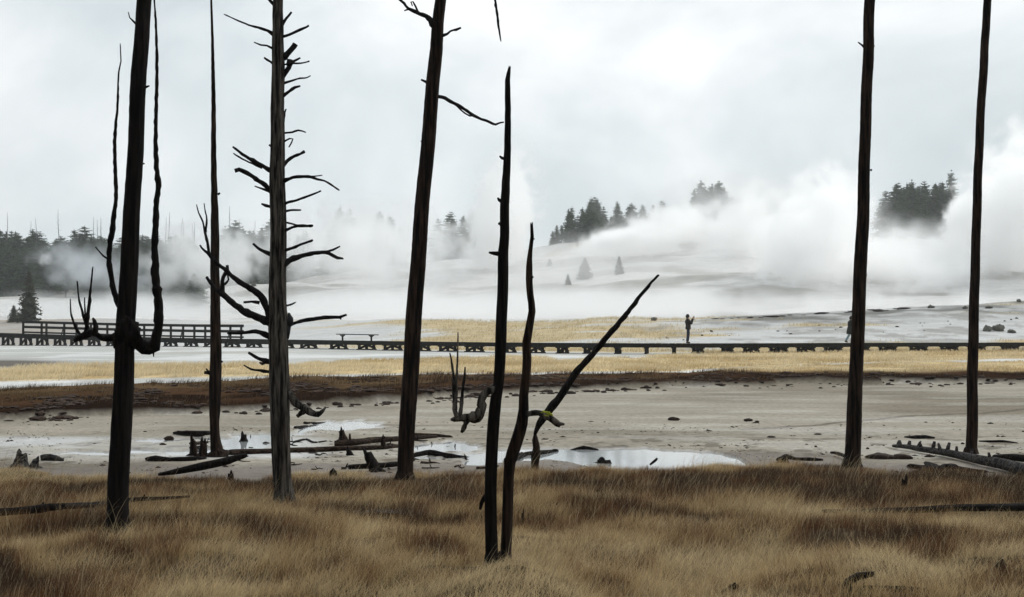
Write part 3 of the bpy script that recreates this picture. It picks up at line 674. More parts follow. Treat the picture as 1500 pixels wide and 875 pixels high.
log('big silvered fallen log with rows of small knobs, under the farthest right pole', [(1308, 656, 4), (1330, 658, 7), (1360, 662, 9), (1400, 668, 11), (1440, 677, 14), (1470, 683, 16), (1500, 689, 18), (1560, 699, 20), (1640, 711, 22)], W_LOGGREY, 0.1, 16, seed=5, raise_=0.03,
    stubs=[(.04, 3, .02, 8, 5), (.07, -2, 0, 9, 4), (.13, 2, 0, 9, 6), (.18, 6, 0, 10, 4), (.21, -3, 0, 10, 5), (.27, 3, 0, 13, 6), (.31, -4, 0, 12, 5), (.335, 4, 0, 14, 6), (.38, 0, 0, 11, 5), (.44, 5, 0, 12, 4), (.55, -3, 0, 12, 5)])
log('dark stubby log at the far right edge above the silvered log', [(1455, 670, 8), (1480, 670, 11), (1510, 671, 12), (1560, 673, 12)], W_BLACK, 0.2, seed=6)
log('long straight brown log lying across the mud behind the grey branchy tree', [(322, 664, 12), (345, 662, 9), (410, 660, 8), (500, 657, 8), (560, 655, 7), (596, 653, 6)], W_LOG, 0.12, seed=7)
log('rotten dark log behind the reddish stump in the centre left mud', [(490, 650, 8), (515, 648, 10), (545, 645, 9), (580, 643, 8), (612, 641, 7), (640, 640, 4)], W_LOG, 0.3, seed=8, stubs=[(.18, 0, 0, 14, 4), (.7, 0, 0, 10, 3)])
log('thin brown branch lying right of the central leaning tree', [(606, 636, 4), (640, 638, 5), (662, 640, 3)], W_LOG, 0.2, seed=9)
log('low dark driftwood slab right of the central tree base', [(600, 668, 6), (630, 665, 9), (655, 667, 8), (690, 671, 3)], W_BLACK, 0.35, seed=10)
log('short mossy log lying between the close pair and the broken stub', [(742, 674, 10), (765, 668, 12), (790, 665, 12), (815, 662, 9)], W_BLACK, 0.2, seed=11)
log('flat dark drift branch left of the slim tree, on the shiny mud', [(255, 634, 4), (275, 635, 10), (298, 634, 8), (318, 634, 3)], W_BLACK, 0.4, seed=12, stubs=[(.4, -20, 0, 3, 3)])
log('low mound-like rotten log left of the torn stumps', [(215, 673, 6), (228, 671, 10), (250, 673, 7), (280, 672, 8), (300, 671, 5)], W_BLACK, 0.3, seed=13)
log('black wet branch beneath the pale shiny streak right of the grey tree', [(432, 627, 4), (450, 626, 5), (478, 626, 3)], W_BLACK, 0.3, seed=14)
log('upper thin wet branch in the pale streak', [(446, 620, 4), (460, 620, 4), (476, 619, 2)], W_BLACK, 0.3, seed=15)
log('twig lying on mud below the pale streak', [(430, 648, 3), (448, 644, 3), (460, 648, 3), (478, 646, 2)], W_BLACK, 0.3, seed=16)
log('curved black branch rising out of the grass at bottom right', [(1236, 862, 10), (1243, 852, 12), (1258, 844, 11), (1278, 841, 7)], W_BLACK, 0.2, seed=17, Yfix=8.35, sink=0, name='bent_branch', cat='branch')
log('dark rotten log low in the grass beside the bent black branch', [(1240, 862, 8), (1280, 862, 10), (1320, 863, 9), (1362, 864, 6)], W_BLACK, 0.25, seed=18, raise_=0.0)
log('flat dark wood lying alone on the mud between the two right poles', [(1325, 641, 2), (1342, 640, 6), (1356, 640, 6), (1368, 642, 3)], W_BLACK, 0.3, seed=19)
log('thin twig lying right of the farthest right pole', [(1434, 647, 2), (1450, 647, 4), (1470, 647, 4), (1490, 649, 2)], W_BLACK, 0.3, seed=20)
log('crooked stick leaning against the foot of the pole by the coated walker', [(1217, 667, 3), (1228, 668, 5), (1240, 673, 5)], W_BLACK, 0.2, seed=21, raise_=.03)
log('low jumble of dark driftwood at the grass edge left of the coated walker pole', [(1140, 673, 6), (1152, 669, 8), (1165, 673, 4), (1185, 673, 5), (1205, 674, 3)], W_BLACK, 0.4, seed=22)
log('thin stick poking up from the far side of the pond', [(952, 681, 3), (958, 676, 4), (963, 672, 4)], W_BLACK, 0.2, seed=23, Yfix=16.4, sink=0)
log('grey flat log behind the pond debris in the centre', [(835, 662, 5), (855, 661, 6), (875, 661, 6)], W_BLACK, .4, seed=24)
log('dark log lying at the foot of the black leaning stump', [(510, 688, 7), (545, 686, 9), (580, 683, 8), (600, 682, 5)], W_BLACK, 0.25, seed=25, raise_=.03)
log('short brown branch on the mud behind the left black trunk', [(60, 671, 9), (75, 670, 11), (92, 674, 5)], W_LOGGREY, 0.4, seed=27)
stump('black pointed stump leaning left in the centre left grass edge', 548, 691, 36, 17, W_BLACK, -14, 1, 5, flare=1.2)
stump('reddish cone-shaped splintered stump standing on the mud', 502, 647, 22, 10, W_BROWN, -3, 2, 6, flare=1.6)
stump('small torn stump with a pale edge, just left of the central tree', 561, 659, 22, 8, W_BROWN, 1, 2, 7, flare=1.0)
stump('hooked little root snag in front of the long straight log', 512, 668, 14, 7, W_BLACK, -4, 2, 8, flare=1.6)
stump('tall torn left stump of the pair beside the slim tree', 284, 668, 34, 10, W_BROWN, -2, 3, 9, flare=1.3)
stump('tall torn right stump of the pair beside the slim tree', 297, 670, 30, 13, W_BROWN, 2, 3, 10, flare=1.3)
stump('squat black stump between the slim tree and the grey tree', 357, 652, 20, 11, W_BLACK, 0, 2, 11, flare=1.7)
stump('jagged grey stump at the left edge of the grass', 30, 684, 26, 22, W_LOGGREY, 3, 3, 12, flare=1.3)
stump('low jagged stump just right of the jagged grey one', 50, 686, 18, 12, W_LOGGREY, 4, 2, 22, flare=1.3)
stump('low broken black stump in the grass left of centre', 488, 700, 13, 14, W_BLACK, 0, 3, 13, flare=1.1)
stump('thin black snag standing in the grass right of the close pair', 765, 776, 32, 5, W_BLACK, 1, 1, 14, flare=1.0)
stump('dark squared stump sunk in the dark right grass', 1325, 722, 26, 11, W_BLACK, 0, 2, 15, flare=1.0)
stump('small dark root lump at the pond edge', 885, 684, 14, 24, W_BLACK, 0, 2, 16, flare=1.3)
stump('tiny pointed twig stub in front of the pond streak', 682, 673, 8, 4, W_BLACK, -1, 1, 17, flare=1.0)
stump('knobbly dark lump at the grass edge left of the coated walker pole', 1149, 679, 11, 12, W_BLACK, 0, 2, 18, flare=1.3)
stump('half buried dark root in the grass at bottom right of centre', 1075, 872, 18, 24, W_BLACK, 4, 2, 19, flare=1.4)
stump('small forked twig in the grass right of centre', 1039, 772, 12, 6, W_BLACK, -4, 2, 20, flare=1.0)
stump('low dark root poking from the grass at far right', 1465, 838, 18, 20, W_BLACK, 3, 2, 21, flare=1.3)
def rootmass():
    g_ = G(1398, 694); k = g_.y / F
    V, Fc = lump_mesh(Vector((0, 0, 0)), 42 * k, 0.4, 11 * k, 8, 1.1, 40, 24)
    o = mesh_np('root_mound', [tuple(v) for v in V], Fc, W_BLACK); o.location = g_ + Vector((0, .3, -.03))
    setp(o, 'dark hollow root mound under the silvered fallen log', 'root mound')
rootmass()
# loose broken sticks on the wet mud
rs_ = random.Random(91)
for i in range(26):
    px = rs_.uniform(240, 700); row = rs_.uniform(642, 688); l_ = rs_.uniform(10, 34); sl_ = rs_.uniform(-3, 3); wd_ = rs_.uniform(1.6, 4)
    k_ = rs_.uniform(-3, 3)
    log('thin broken stick lying on the wet mud between the slim tree and the close pair', [(px, row, wd_), (px + l_ * .4, row + k_ * .5, wd_ * .9), (px + l_ * .7, row + sl_, wd_ * .8), (px + l_, row + sl_ + k_ * .4, wd_ * .5)], W_BLACK if i % 3 else W_LOG, .3, 7, seed=200 + i, name='stick', cat='stick', group='broken sticks on the wet mud', stubs=[(.5, rs_.uniform(-4, 4), 0, rs_.uniform(2, 7), wd_ * .6)])
# clods on the mud
clod('larger dark clod alone on the pale mud right of the leaning pole', 988, 617, 15, 6, ROCK, 1)
clod('flat dark clod on the mud left of the coated walker pole', 1096, 618, 13, 4.5, ROCK, 2)
clod('tiny clod just right of the flat dark one', 1109, 619, 6, 3, ROCK, 3)
for i, (px, py, wx, wz) in enumerate([(1130, 642, 13, 2.5), (1198, 637, 11, 2.5), (1195, 656, 4, 3), (1271, 659, 5, 3.5), (1410, 651, 5, 3), (1500, 633, 6, 2), (248, 647, 14, 6), (238, 652, 10, 3), (368, 661, 14, 6), (390, 655, 18, 7), (1000, 676, 4, 2)]):
    clod(['thin flat chip on the mud well left of the coated walker pole', 'thin chip nearer the coated walker pole', 'pebble-size clod before the coated walker pole', 'small clod right of the coated walker pole', 'small clod before the farthest right pole', 'sliver of wood at the right edge of the mud', 'rounded mound on the shiny mud left of the slim tree', 'flat scrap beside the rounded mound', 'rounded clod left of the grey tree, behind the long log', 'wide ragged clod touching the grey tree outline', 'pebble standing in the pond'][i], px, py, wx, wz, ROCK, 20 + i)
clod('brown tussock on a dark peat hump between the right poles', 1290, 672, 44, 8, ROCK, 41, name='peat_hump', cat='peat hump')
clod('second dark peat hump right of the tussock', 1322, 673, 26, 8, ROCK, 42, name='peat_hump', cat='peat hump')
protos = []
for k in range(5):
    V, Fc = lump_mesh(Vector((0, 0, 0)), 1, .8, .6, 60 + k, 0.55, 12, 8)
    protos.append(mesh_np('clod', [tuple(v) for v in V], Fc, ROCK, link=False))
def scatter(n, pxr, table, dr, wr, label, group, name='peat_clod', cat='peat clod', ms=protos, hgt=(.4, .9), seed=1, below=1.0):
    rs = random.Random(seed)
    for i in range(n):
        px = rs.uniform(*pxr); d = abs(rs.gauss(0, 1)) * dr
        row = float(tab(px, table)) + d * below + rs.uniform(-1, 1)
        g_ = G(px, row); wd = rs.uniform(*wr) * rs.choice([.5, .7, 1, 1]) / 2 / F * g_.y
        o = bpy.data.objects.new(name, rs.choice(ms)); C.objects.link(o); o.location = g_ + Vector((0, 0, wd * .15))
        o.scale = (wd, wd, wd * rs.uniform(*hgt)); o.rotation_euler = (0, 0, rs.uniform(0, 6))
        setp(o, label, cat, group)
scatter(75, (330, 960), PN, 3.0, (5, 15), 'dark crumbled peat clod along the near edge of the brown peat bank', 'peat clods crumbling off the brown bank', seed=3)
scatter(75, (880, 1560), [(880, 570), (1000, 563), (1200, 560), (1500, 558), (1600, 558)], 4.5, (3, 9), 'small dark clod on the far rim of the mud flat at right', 'small clods along the far rim of the mud', seed=4)
scatter(25, (960, 1500), [(960, 495), (1150, 480), (1300, 470), (1500, 466)], 9, (3, 6), 'small grey rock on the pale slope behind the boardwalk', 'small rocks on the pale slope behind the boardwalk', name='rock', cat='rock', seed=6)
scatter(34, (1010, 1330), [(1010, 468.5), (1100, 465.5), (1250, 457.5), (1400, 448.5)], 0.7, (8, 20), 'flat dark tuft in the row along the pale crest right of the photographing person', 'dark tufts along the pale crest', name='scrub_tuft', cat='bush', hgt=(.12, .22), seed=8)
for (px, py, wx, wz, l_) in [(1447, 486, 14, 6, 'dark scrub bush behind the boardwalk right of the farthest pole, left of two'), (1464, 486, 18, 7, 'larger dark scrub bush behind the boardwalk, right of two'), (1482, 488, 12, 4, 'low scrub right of the two dark bushes'),
                            (1364, 452, 10, 3.5, 'dark tuft on the crest between the right poles'), (1414, 453, 8, 3, 'dark tuft on the crest beside the farthest right pole'), (1449, 452, 10, 2.5, 'flat dark tuft on the crest right of the farthest pole'), (1493, 443, 7, 3.5, 'dark tuft on the crest at the right edge'),
                            (1428, 489, 10, 5, 'dark scrub peeking out right behind the farthest pole'), (958, 470, 8, 4, 'dark tuft on the skyline above the leaning pole'), (1042, 487, 4, 2.5, 'single dark rock behind the photographing person')]:
    clod(l_, px, py, wx, wz * 1.4, ROCKG, int(px), name='scrub_bush', cat='bush', rough=.7)

def gravel():
    n = 5000
    row = rng.uniform(618, 694, n) ** 1.0; Y = CAMZ * F / (row - 480); px = rng.uniform(-40, 1560, n); X = (px - 750) / F * Y
    d = fbm(X / .5, Y / .8, 191, 4); k = (rng.random(n) < ss(d, .5, .62)) & (zones(X, Y, np.zeros(n))[2] < .3) & (pond(X, Y) < .2)
    X, Y = X[k], Y[k]; n = len(X); Z = height(X, Y); r = rng.exponential(.005, n) + .005; r = np.minimum(r, .04)
    base = np.array([[1, 0, 0], [0, 1, 0], [-1, 0, 0], [0, -1, 0], [0, 0, 1], [0, 0, -1]]); f = np.array([[0, 1, 4], [1, 2, 4], [2, 3, 4], [3, 0, 4], [1, 0, 5], [2, 1, 5], [3, 2, 5], [0, 3, 5]])
    sc_ = np.stack([r * rng.uniform(.8, 1.8, n), r * rng.uniform(.7, 1.2, n), r * rng.uniform(.3, .7, n)], 1)
    V = base[None] * sc_[:, None] * rng.uniform(.75, 1.25, (n, 6, 1)) + np.stack([X, Y, Z + r * .15], 1)[:, None]
    T = (np.arange(n) * 6)[:, None, None] + f[None]
    o = mesh_np('gravel', V.reshape(-1, 3), T.reshape(-1, 3), ROCK, smooth=False); setp(o, 'fine dark grit and wood crumbs strewn over the pale mud', 'gravel', kind='stuff')
gravel()
def peat_rubble():
    n = 14000
    px = rng.uniform(-40, 1560, n); lo = tab(px, PF); hi = tab(px, PN); row = lo + (hi - lo) * rng.uniform(.15, 1.12, n); Y = CAMZ * F / (row - 480); X = (px - 750) / F * Y
    d = fbm(X / 1.2, Y / 1.6, 195, 4); k = (rng.random(n) < ss(d, .46, .66) * (.65 - .4 * ss(px, 850, 1100))) & (zones(X, Y, np.zeros(n))[4] < .3)
    X, Y, row, px = X[k], Y[k], row[k], px[k]; n = len(X); Z = height(X, Y); r = (rng.exponential(.03, n) + .018); r = np.minimum(r, .13)
    me = protos[0]; base = np.array([v.co[:] for v in me.vertices]); f = []
    for p in me.polygons:
        vs_ = list(p.vertices); f += [[vs_[0], vs_[i], vs_[i + 1]] for i in range(1, len(vs_) - 1)]
    f = np.array(f)
    a = rng.uniform(0, 6.28, n); ca, sa = np.cos(a), np.sin(a)
    sc_ = np.stack([r * rng.uniform(.8, 1.8, n), r * rng.uniform(.7, 1.2, n), r * rng.uniform(.3, .7, n)], 1)
    V = base[None] * sc_[:, None]; Vx = V[..., 0] * ca[:, None] - V[..., 1] * sa[:, None]; Vy = V[..., 0] * sa[:, None] + V[..., 1] * ca[:, None]
    V = np.stack([Vx, Vy, V[..., 2]], -1) + np.stack([X, Y, Z + r * .15], 1)[:, None]
    T = (np.arange(n) * len(base))[:, None, None] + f[None]
    o = mesh_np('rubble', V.reshape(-1, 3), T.reshape(-1, 3), flat_mat('brown_peat', (0.034, 0.018, 0.011), .95, .5, 3), smooth=False); setp(o, 'crumbled dark peat strewn over the brown bank', 'rubble', kind='stuff')
peat_rubble()

# ---------------------------------------------------------------- boardwalk
BW = [(-170, 133, 484), (0, 128, 488), (100, 125, 491), (200, 122, 494), (300, 118, 496), (400, 112, 497.5), (500, 105, 499), (600, 98, 500.5), (700, 92.5, 501.7), (800, 88.5, 502.5), (900, 86.5, 503), (1010, 86, 503.3), (1100, 87, 503.2), (1250, 92, 502.6), (1500, 100, 502), (1700, 106, 501)]
BWW = 1.6
def bw(px):
    Y = float(np.interp(px, [b_[0] for b_ in BW], [b_[1] for b_ in BW])); r_ = float(np.interp(px, [b_[0] for b_ in BW], [b_[2] for b_ in BW]))
    return P(px, r_, Y)
def bwdir(px):
    t = bw(px + 12) - bw(px - 12); t.z = 0; t.normalize(); return t
def boxm(c, ax, ay, az):
    V = [c + ax * i + ay * j + az * k for i in (-1, 1) for j in (-1, 1) for k in (-1, 1)]
    return V, [(0, 1, 3, 2), (4, 6, 7, 5), (0, 4, 5, 1), (2, 3, 7, 6), (0, 2, 6, 4), (1, 5, 7, 3)]
def beam(a, b_, w_, h_):
    d = (b_ - a); l = d.length; d.normalize()
    up = Vector((0, 0, 1)) if abs(d.z) < .9 else Vector((0, 1, 0))
    s_ = d.cross(up).normalized(); u = s_.cross(d).normalized()
    return boxm((a + b_) / 2, d * l / 2, s_ * w_ / 2, u * h_ / 2)
walk = setp(empty('boardwalk', bw(910)), 'long dark raised timber boardwalk on low trestles crossing the geyser flat', 'boardwalk')
def addm(name, parts, m_, parent, smooth=False, label=None):
    V, Fc = merge(parts)
    o = mesh_np(name, [tuple(v - parent.location) for v in V], Fc, m_, parent, smooth)
    if label: o['label'] = label
    return o
pxs = np.arange(-170, 1700, 10)
pl = []
for a, b_ in zip(pxs[:-1], pxs[1:]):
    p0, p1 = bw(a), bw(b_); n_ = max(1, int((p1 - p0).length / 0.3))
    for k in range(n_):
        q0 = p0.lerp(p1, k / n_); q1 = p0.lerp(p1, (k + .93) / n_)
        t = (p1 - p0).normalized(); s_ = Vector((t.y, -t.x, 0)).normalized()
        pl.append(boxm((q0 + q1) / 2 + Vector((0, 0, -.022 + random.uniform(-.003, .003))), (q1 - q0) / 2, s_ * BWW / 2, Vector((0, 0, .022))))
addm('deck', pl, W_DECK, walk)
for sgn in (-1, 1):
    parts = []
    for a, b_ in zip(pxs[:-1], pxs[1:]):
        o0 = Vector((bwdir(a).y, -bwdir(a).x, 0)) * sgn * (BWW / 2 - .06); o1 = Vector((bwdir(b_).y, -bwdir(b_).x, 0)) * sgn * (BWW / 2 - .06)
        hh = 0.2 + 0.14 * float(1 - ss(a, 350, 620))
        parts.append(beam(bw(a) + o0 + Vector((0, 0, -.046 - hh / 2)), bw(b_) + o1 + Vector((0, 0, -.046 - hh / 2)), .09, hh))
    addm('stringer', parts, W_DECK, walk)
bents = [-40, -12, 12, 38, 62, 88, 112, 138, 165, 192, 220, 250, 280, 310, 340, 372, 418, 452, 496, 537, 575, 617, 656, 695, 743, 785, 824, 863, 905, 947, 987, 1022, 1065, 1100, 1140, 1180, 1220, 1260, 1300, 1345, 1390, 1430, 1479, 1530]
for px in bents:
    c = bw(px); t = bwdir(px); s_ = Vector((t.y, -t.x, 0))
    gz = hz(c.x, c.y) - 0.05; top = c.z - .05
    hs = 0.19
    parts = [beam(c - s_ * .75 + Vector((0, 0, -.05 - hs)), c + s_ * .75 + Vector((0, 0, -.05 - hs)), .30, .14)]
    zt = top - hs - .07
    H = max(zt - gz, .12)
    for k in (-.62, 0, .62):
        parts.append(beam(Vector((c.x, c.y, gz)) + s_ * k, Vector((c.x, c.y, zt + .02)) + s_ * k, .2, .2))
    parts.append(beam(Vector((c.x, c.y, gz + .06)) - s_ * .8, Vector((c.x, c.y, gz + .06)) + s_ * .8, .24, .12))
    for k in (-1, 1):
        parts.append(beam(Vector((c.x, c.y, gz + .14)) + s_ * .70 * k + t * .1, Vector((c.x, c.y, zt - .02)) + s_ * .08 * k + t * .1, .07, .16))
    addm('trestle', parts, W_DECK, walk)
rail = empty('railing', bw(200) - walk.location); rail.parent = walk
def railpt(px, h):
    t = bwdir(px); s_ = Vector((t.y, -t.x, 0))
    if s_.y > 0: s_ = -s_
    return bw(px) + s_ * (BWW / 2 - .02) + Vector((0, 0, h))
ROFF = walk.location + rail.location
def addr(name, parts):
    V, Fc = merge(parts); mesh_np(name, [tuple(v - ROFF) for v in V], Fc, W_DECK, rail, False)
rp = list(np.arange(42, 369, 5)) + [368]
for h_ in (1.06, .62, .16):
    addr('rail', [beam(railpt(a, h_), railpt(b_, h_), .1, .22 if h_ > .2 else .14) for a, b_ in zip(rp[:-1], rp[1:])])
for px in (43, 70, 77, 103, 121, 142, 166, 180, 201, 221, 242, 260, 278, 295, 312, 330, 349, 365):
    parts = [beam(railpt(px, -.1), railpt(px, 1.16), .16, .16)]
    if px in (242, 278, 349, 103):   # slanting outrigger brace
        parts.append(beam(railpt(px, .95), railpt(px - 4, -.35) + Vector((0, -.35, 0)), .07, .07))
    addr('post', parts)
# backless bench on the deck
bl, br = bw(496), bw(553)
bc = (bl + br) / 2
bench = setp(empty('bench', bc), 'simple backless bench standing on the boardwalk between the grey tree and the central tree', 'bench')
addm('seat', [beam(bl + Vector((0, -.5, .47)), br + Vector((0, -.5, .44)), .32, .06)], W_DECK, bench)
for px in (503, 545):
    q = bw(px) + Vector((0, -.5, 0)); addm('leg', [beam(q + Vector((0, 0, -.02)), q + Vector((0, 0, .42)), .12, .12), beam(q + Vector((-.2, 0, .40)), q + Vector((.2, 0, .40)), .1, .05), beam(q + Vector((0, 0, .25)), q + Vector((.17, 0, .4)), .05, .05), beam(q + Vector((0, 0, .25)), q + Vector((-.17, 0, .4)), .05, .05)], W_DECK, bench)

# ---------------------------------------------------------------- people
def skin_obj(name, verts, edges, radii, m_, parent, root=0, sub=2):
    me = bpy.data.meshes.new(name); me.from_pydata([tuple(v) for v in verts], edges, []); me.materials.append(m_)
    o = bpy.data.objects.new(name, me); C.objects.link(o); o.parent = parent
    me.attributes  # skin layer
    bm2 = bmesh.new(); bm2.from_mesh(me); lay = bm2.verts.layers.skin.verify(); bm2.verts.ensure_lookup_table()
    for i, v in enumerate(bm2.verts):
        r = radii[i]; v[lay].radius = r if isinstance(r, tuple) else (r, r); v[lay].use_root = (i == root)
    bm2.to_mesh(me); bm2.free()
    md = o.modifiers.new('skin', 'SKIN'); md.use_smooth_shade = True
    s_ = o.modifiers.new('sub', 'SUBSURF'); s_.levels = sub; s_.render_levels = sub
    return o
SKIN = flat_mat('skin', (0.42, 0.26, 0.18), .6, .1); JACKET = flat_mat('black_jacket', (0.012, 0.012, 0.014), .8, .2)
JEANS = flat_mat('dark_blue_jeans', (0.018, 0.026, 0.055), .85, .2); PALEJ = flat_mat('pale_blue_jeans', (0.26, 0.38, 0.44), .85, .15)
HAIR = flat_mat('dark_hair', (0.014, 0.010, 0.008), .6, .3); SHOE = flat_mat('dark_shoe', (0.01, 0.01, 0.01), .6, .2); COAT = flat_mat('dark_green_black_coat', (0.010, 0.014, 0.015), .85, .2)
SHOE2 = flat_mat('dark_green_boot', (0.02, 0.045, 0.035), .7, .2)
def person(loc, rz, label, pose, jm, tm, sm, coat=False, hood=True):
    """figure faces local +X; y is its left"""
    root = empty('person', loc, rz); setp(root, label, 'person')
    J = pose
    names = ['pelvis', 'belly', 'chest', 'neck', 'head', 'crown', 'shl', 'ell', 'wrl', 'hal', 'shr', 'elr', 'wrr', 'har', 'hipl', 'knl', 'anl', 'tol', 'hipr', 'knr', 'anr', 'tor']
    idx = {n_: i for i, n_ in enumerate(names)}
    E = [('pelvis', 'belly'), ('belly', 'chest'), ('chest', 'neck'), ('neck', 'head'), ('head', 'crown'), ('chest', 'shl'), ('shl', 'ell'), ('ell', 'wrl'), ('wrl', 'hal'), ('chest', 'shr'), ('shr', 'elr'), ('elr', 'wrr'), ('wrr', 'har'),
         ('pelvis', 'hipl'), ('hipl', 'knl'), ('knl', 'anl'), ('anl', 'tol'), ('pelvis', 'hipr'), ('hipr', 'knr'), ('knr', 'anr'), ('anr', 'tor')]
    rad = dict(pelvis=(.12, .10), belly=(.12, .10), chest=(.14, .11), neck=.055, head=(.085, .075), crown=(.07, .065), shl=.06, ell=.045, wrl=.03, hal=.035, shr=.06, elr=.045, wrr=.03, har=.035, hipl=.09, knl=.058, anl=.042, tol=.035, hipr=.09, knr=.058, anr=.042, tor=.035)
    skin_obj('body', [J[n_] for n_ in names], [(idx[a], idx[b_]) for a, b_ in E], [rad[n_] for n_ in names], SKIN, root)
    # jacket
    pv, bl_, ch, nk = (Vector(J[k_]) for k_ in ('pelvis', 'belly', 'chest', 'neck'))
    prof = ([(pv + Vector((-.03, 0, -.36)), .20), (pv + Vector((-.02, 0, -.2)), .19)] if coat else [(pv + Vector((0, 0, -.10)), .165)]) + [(pv + Vector((0, 0, .02)), .165), (bl_, .155), ((bl_ + ch) / 2, .165), (ch, .18), (ch * .6 + nk * .4 + Vector((0, 0, .02)), .15), (nk + Vector((-.005, 0, -.02)), .085), (nk + Vector((0, 0, .035)), .07)]
    V1, F1 = tube(smooth_path(prof, .03), 20, .02, 1)
    ax_ = [p_ for p_, _ in prof]
    V1 = [Vector((v.x, v.y * 1.22, v.z)) for v in V1]
    parts = [(V1, F1)]
    for a_, e_, w_ in (('shl', 'ell', 'wrl'), ('shr', 'elr', 'wrr')):
        A1, E1, W1 = Vector(J[a_]), Vector(J[e_]), Vector(J[w_])
        parts.append(tube(smooth_path([(A1 + Vector((0, -A1.y * .45, .02)), .07), (A1 + Vector((0, 0, .01)), .085), (A1.lerp(E1, .5), .072), (E1, .066), (E1.lerp(W1, .5), .058), (W1, .048)], .03), 14, .03, 2))
    V, Fc = merge(parts); mesh_np('coat' if coat else 'jacket', [tuple(v) for v in V], Fc, jm, root)
    tn = ['pelvis', 'hipl', 'knl', 'anl', 'hipr', 'knr', 'anr']; ti = {n_: i for i, n_ in enumerate(tn)}
    te = [('pelvis', 'hipl'), ('hipl', 'knl'), ('knl', 'anl'), ('pelvis', 'hipr'), ('hipr', 'knr'), ('knr', 'anr')]
    tr = dict(pelvis=(.08, .07), hipl=.095, knl=.09, anl=.072, hipr=.095, knr=.09, anr=.072)
    skin_obj('trousers', [J[n_] for n_ in tn], [(ti[a], ti[b_]) for a, b_ in te], [tr[n_] for n_ in tn], tm, root)
    for a, b_ in (('anl', 'tol'), ('anr', 'tor')):
        skin_obj('shoe', [Vector(J[a]) + Vector((-.05, 0, -.03)), Vector(J[a]) + Vector((.02, 0, -.03)), Vector(J[b_]) + Vector((.03, 0, 0))], [(0, 1), (1, 2)], [.05, .055, .042], sm, root, root=1)
    hd = Vector(J['head']); cr_ = Vector(J['crown']); up = (cr_ - hd).normalized()
    V, Fc = lump_mesh(hd + up * .05 + Vector((-.028, 0, 0)), .115, .105, .13, 7, .12, 16, 12)
    mesh_np('hair', [tuple(v) for v in V], Fc, HAIR, root)
    f_ = hd + Vector((.085, 0, 0))
    mesh_np('nose', *[x if i else [tuple(v) for v in x] for i, x in enumerate(lathe([((f_.x - .02, 0, f_.z + .04), .008), ((f_.x + .012, 0, f_.z + .005), .016), ((f_.x - .01, 0, f_.z - .012), .010)], 6))], SKIN, root)
    for k in (-1, 1):   # eyes and ears
        V, Fc = lump_mesh(Vector((f_.x - .012, k * .032, f_.z + .035)), .008, .010, .007, 2, 0, 8, 6); mesh_np('eye', [tuple(v) for v in V], Fc, HAIR, root)
    # fingers on each hand
    for w_, h_ in (('wrl', 'hal'), ('wrr', 'har')):
        a = Vector(J[w_]); b_ = Vector(J[h_]); d = (b_ - a).normalized()
        s_ = d.cross(Vector((0, 1, 0))); s_ = s_.normalized() if s_.length > .1 else Vector((1, 0, 0))
        vs = [b_ - d * .03]; es = []; rd = [.022]
        for k in range(4):
            o_ = s_ * (k - 1.5) * .02; ln_ = (.06, .072, .068, .052)[k]
            vs += [b_ + o_, b_ + o_ + d * ln_ * .6, b_ + o_ + d * ln_ + Vector((.012, 0, -.006))]; n0 = len(vs) - 3
            es += [(0, n0), (n0, n0 + 1), (n0 + 1, n0 + 2)]; rd += [.011, .009, .008]
        vs += [b_ - s_ * .035 - d * .01, b_ - s_ * .05 + d * .02]; es += [(0, len(vs) - 2), (len(vs) - 2, len(vs) - 1)]; rd += [.011, .009]
        skin_obj('hand', vs, es, rd, SKIN, root, sub=1)
    return root
pose1 = dict(pelvis=(0, 0, .95), belly=(.01, 0, 1.1), chest=(-.02, 0, 1.33), neck=(-.03, 0, 1.48), head=(.0, 0, 1.60), crown=(-.01, 0, 1.68),
    shl=(-.02, .18, 1.40), ell=(.17, .21, 1.22), wrl=(.29, .09, 1.49), hal=(.32, .06, 1.57), shr=(-.02, -.18, 1.40), elr=(.17, -.21, 1.20), wrr=(.29, -.09, 1.48), har=(.32, -.06, 1.56),
    hipl=(.01, .09, .90), knl=(.01, .10, .50), anl=(-.06, .10, .10), tol=(.07, .12, .045), hipr=(.01, -.09, .90), knr=(.0, -.10, .50), anr=(-.04, -.11, .10), tor=(.09, -.13, .045))
pl1 = bw(1008)
person(pl1, 0, 'person in black jacket and dark jeans standing on the boardwalk, holding up a camera', pose1, JACKET, JEANS, SHOE)
cm = empty('camera_phone', pl1 + Vector((.35, 0, 1.60))); setp(cm, 'small dark camera held up in front of the standing person\'s face', 'camera')
PH = flat_mat('black_plastic', (.012, .012, .013), .4, .1)
addm('body', [boxm(cm.location, Vector((.012, 0, 0)), Vector((0, .075, 0)), Vector((0, 0, .042)))], PH, cm)
V, Fc = lathe([((.01, 0, 0), .03), ((.04, 0, 0), .028), ((.042, 0, 0), .015)], 12); mesh_np('lens', [tuple(v) for v in V], Fc, PH, cm)
pose2 = dict(pelvis=(0, 0, .93), belly=(.03, 0, 1.08), chest=(.04, 0, 1.30), neck=(.07, 0, 1.46), head=(.11, 0, 1.57), crown=(.11, 0, 1.66),
    shl=(.04, .18, 1.38), ell=(-.02, .24, 1.12), wrl=(.12, .22, .93), hal=(.16, .21, .86), shr=(.04, -.18, 1.38), elr=(.06, -.24, 1.12), wrr=(.22, -.21, .97), har=(.27, -.20, .91),
    hipl=(0, .09, .88), knl=(.18, .10, .52), anl=(.26, .10, .13), tol=(.38, .11, .06), hipr=(0, -.09, .88), knr=(-.08, -.10, .50), anr=(-.30, -.10, .14), tor=(-.19, -.11, .05))
pl2 = bw(1245)
person(pl2, 0, 'walker in long dark coat and pale jeans striding right, half hidden by a bare pole', pose2, COAT, PALEJ, SHOE2, coat=True)

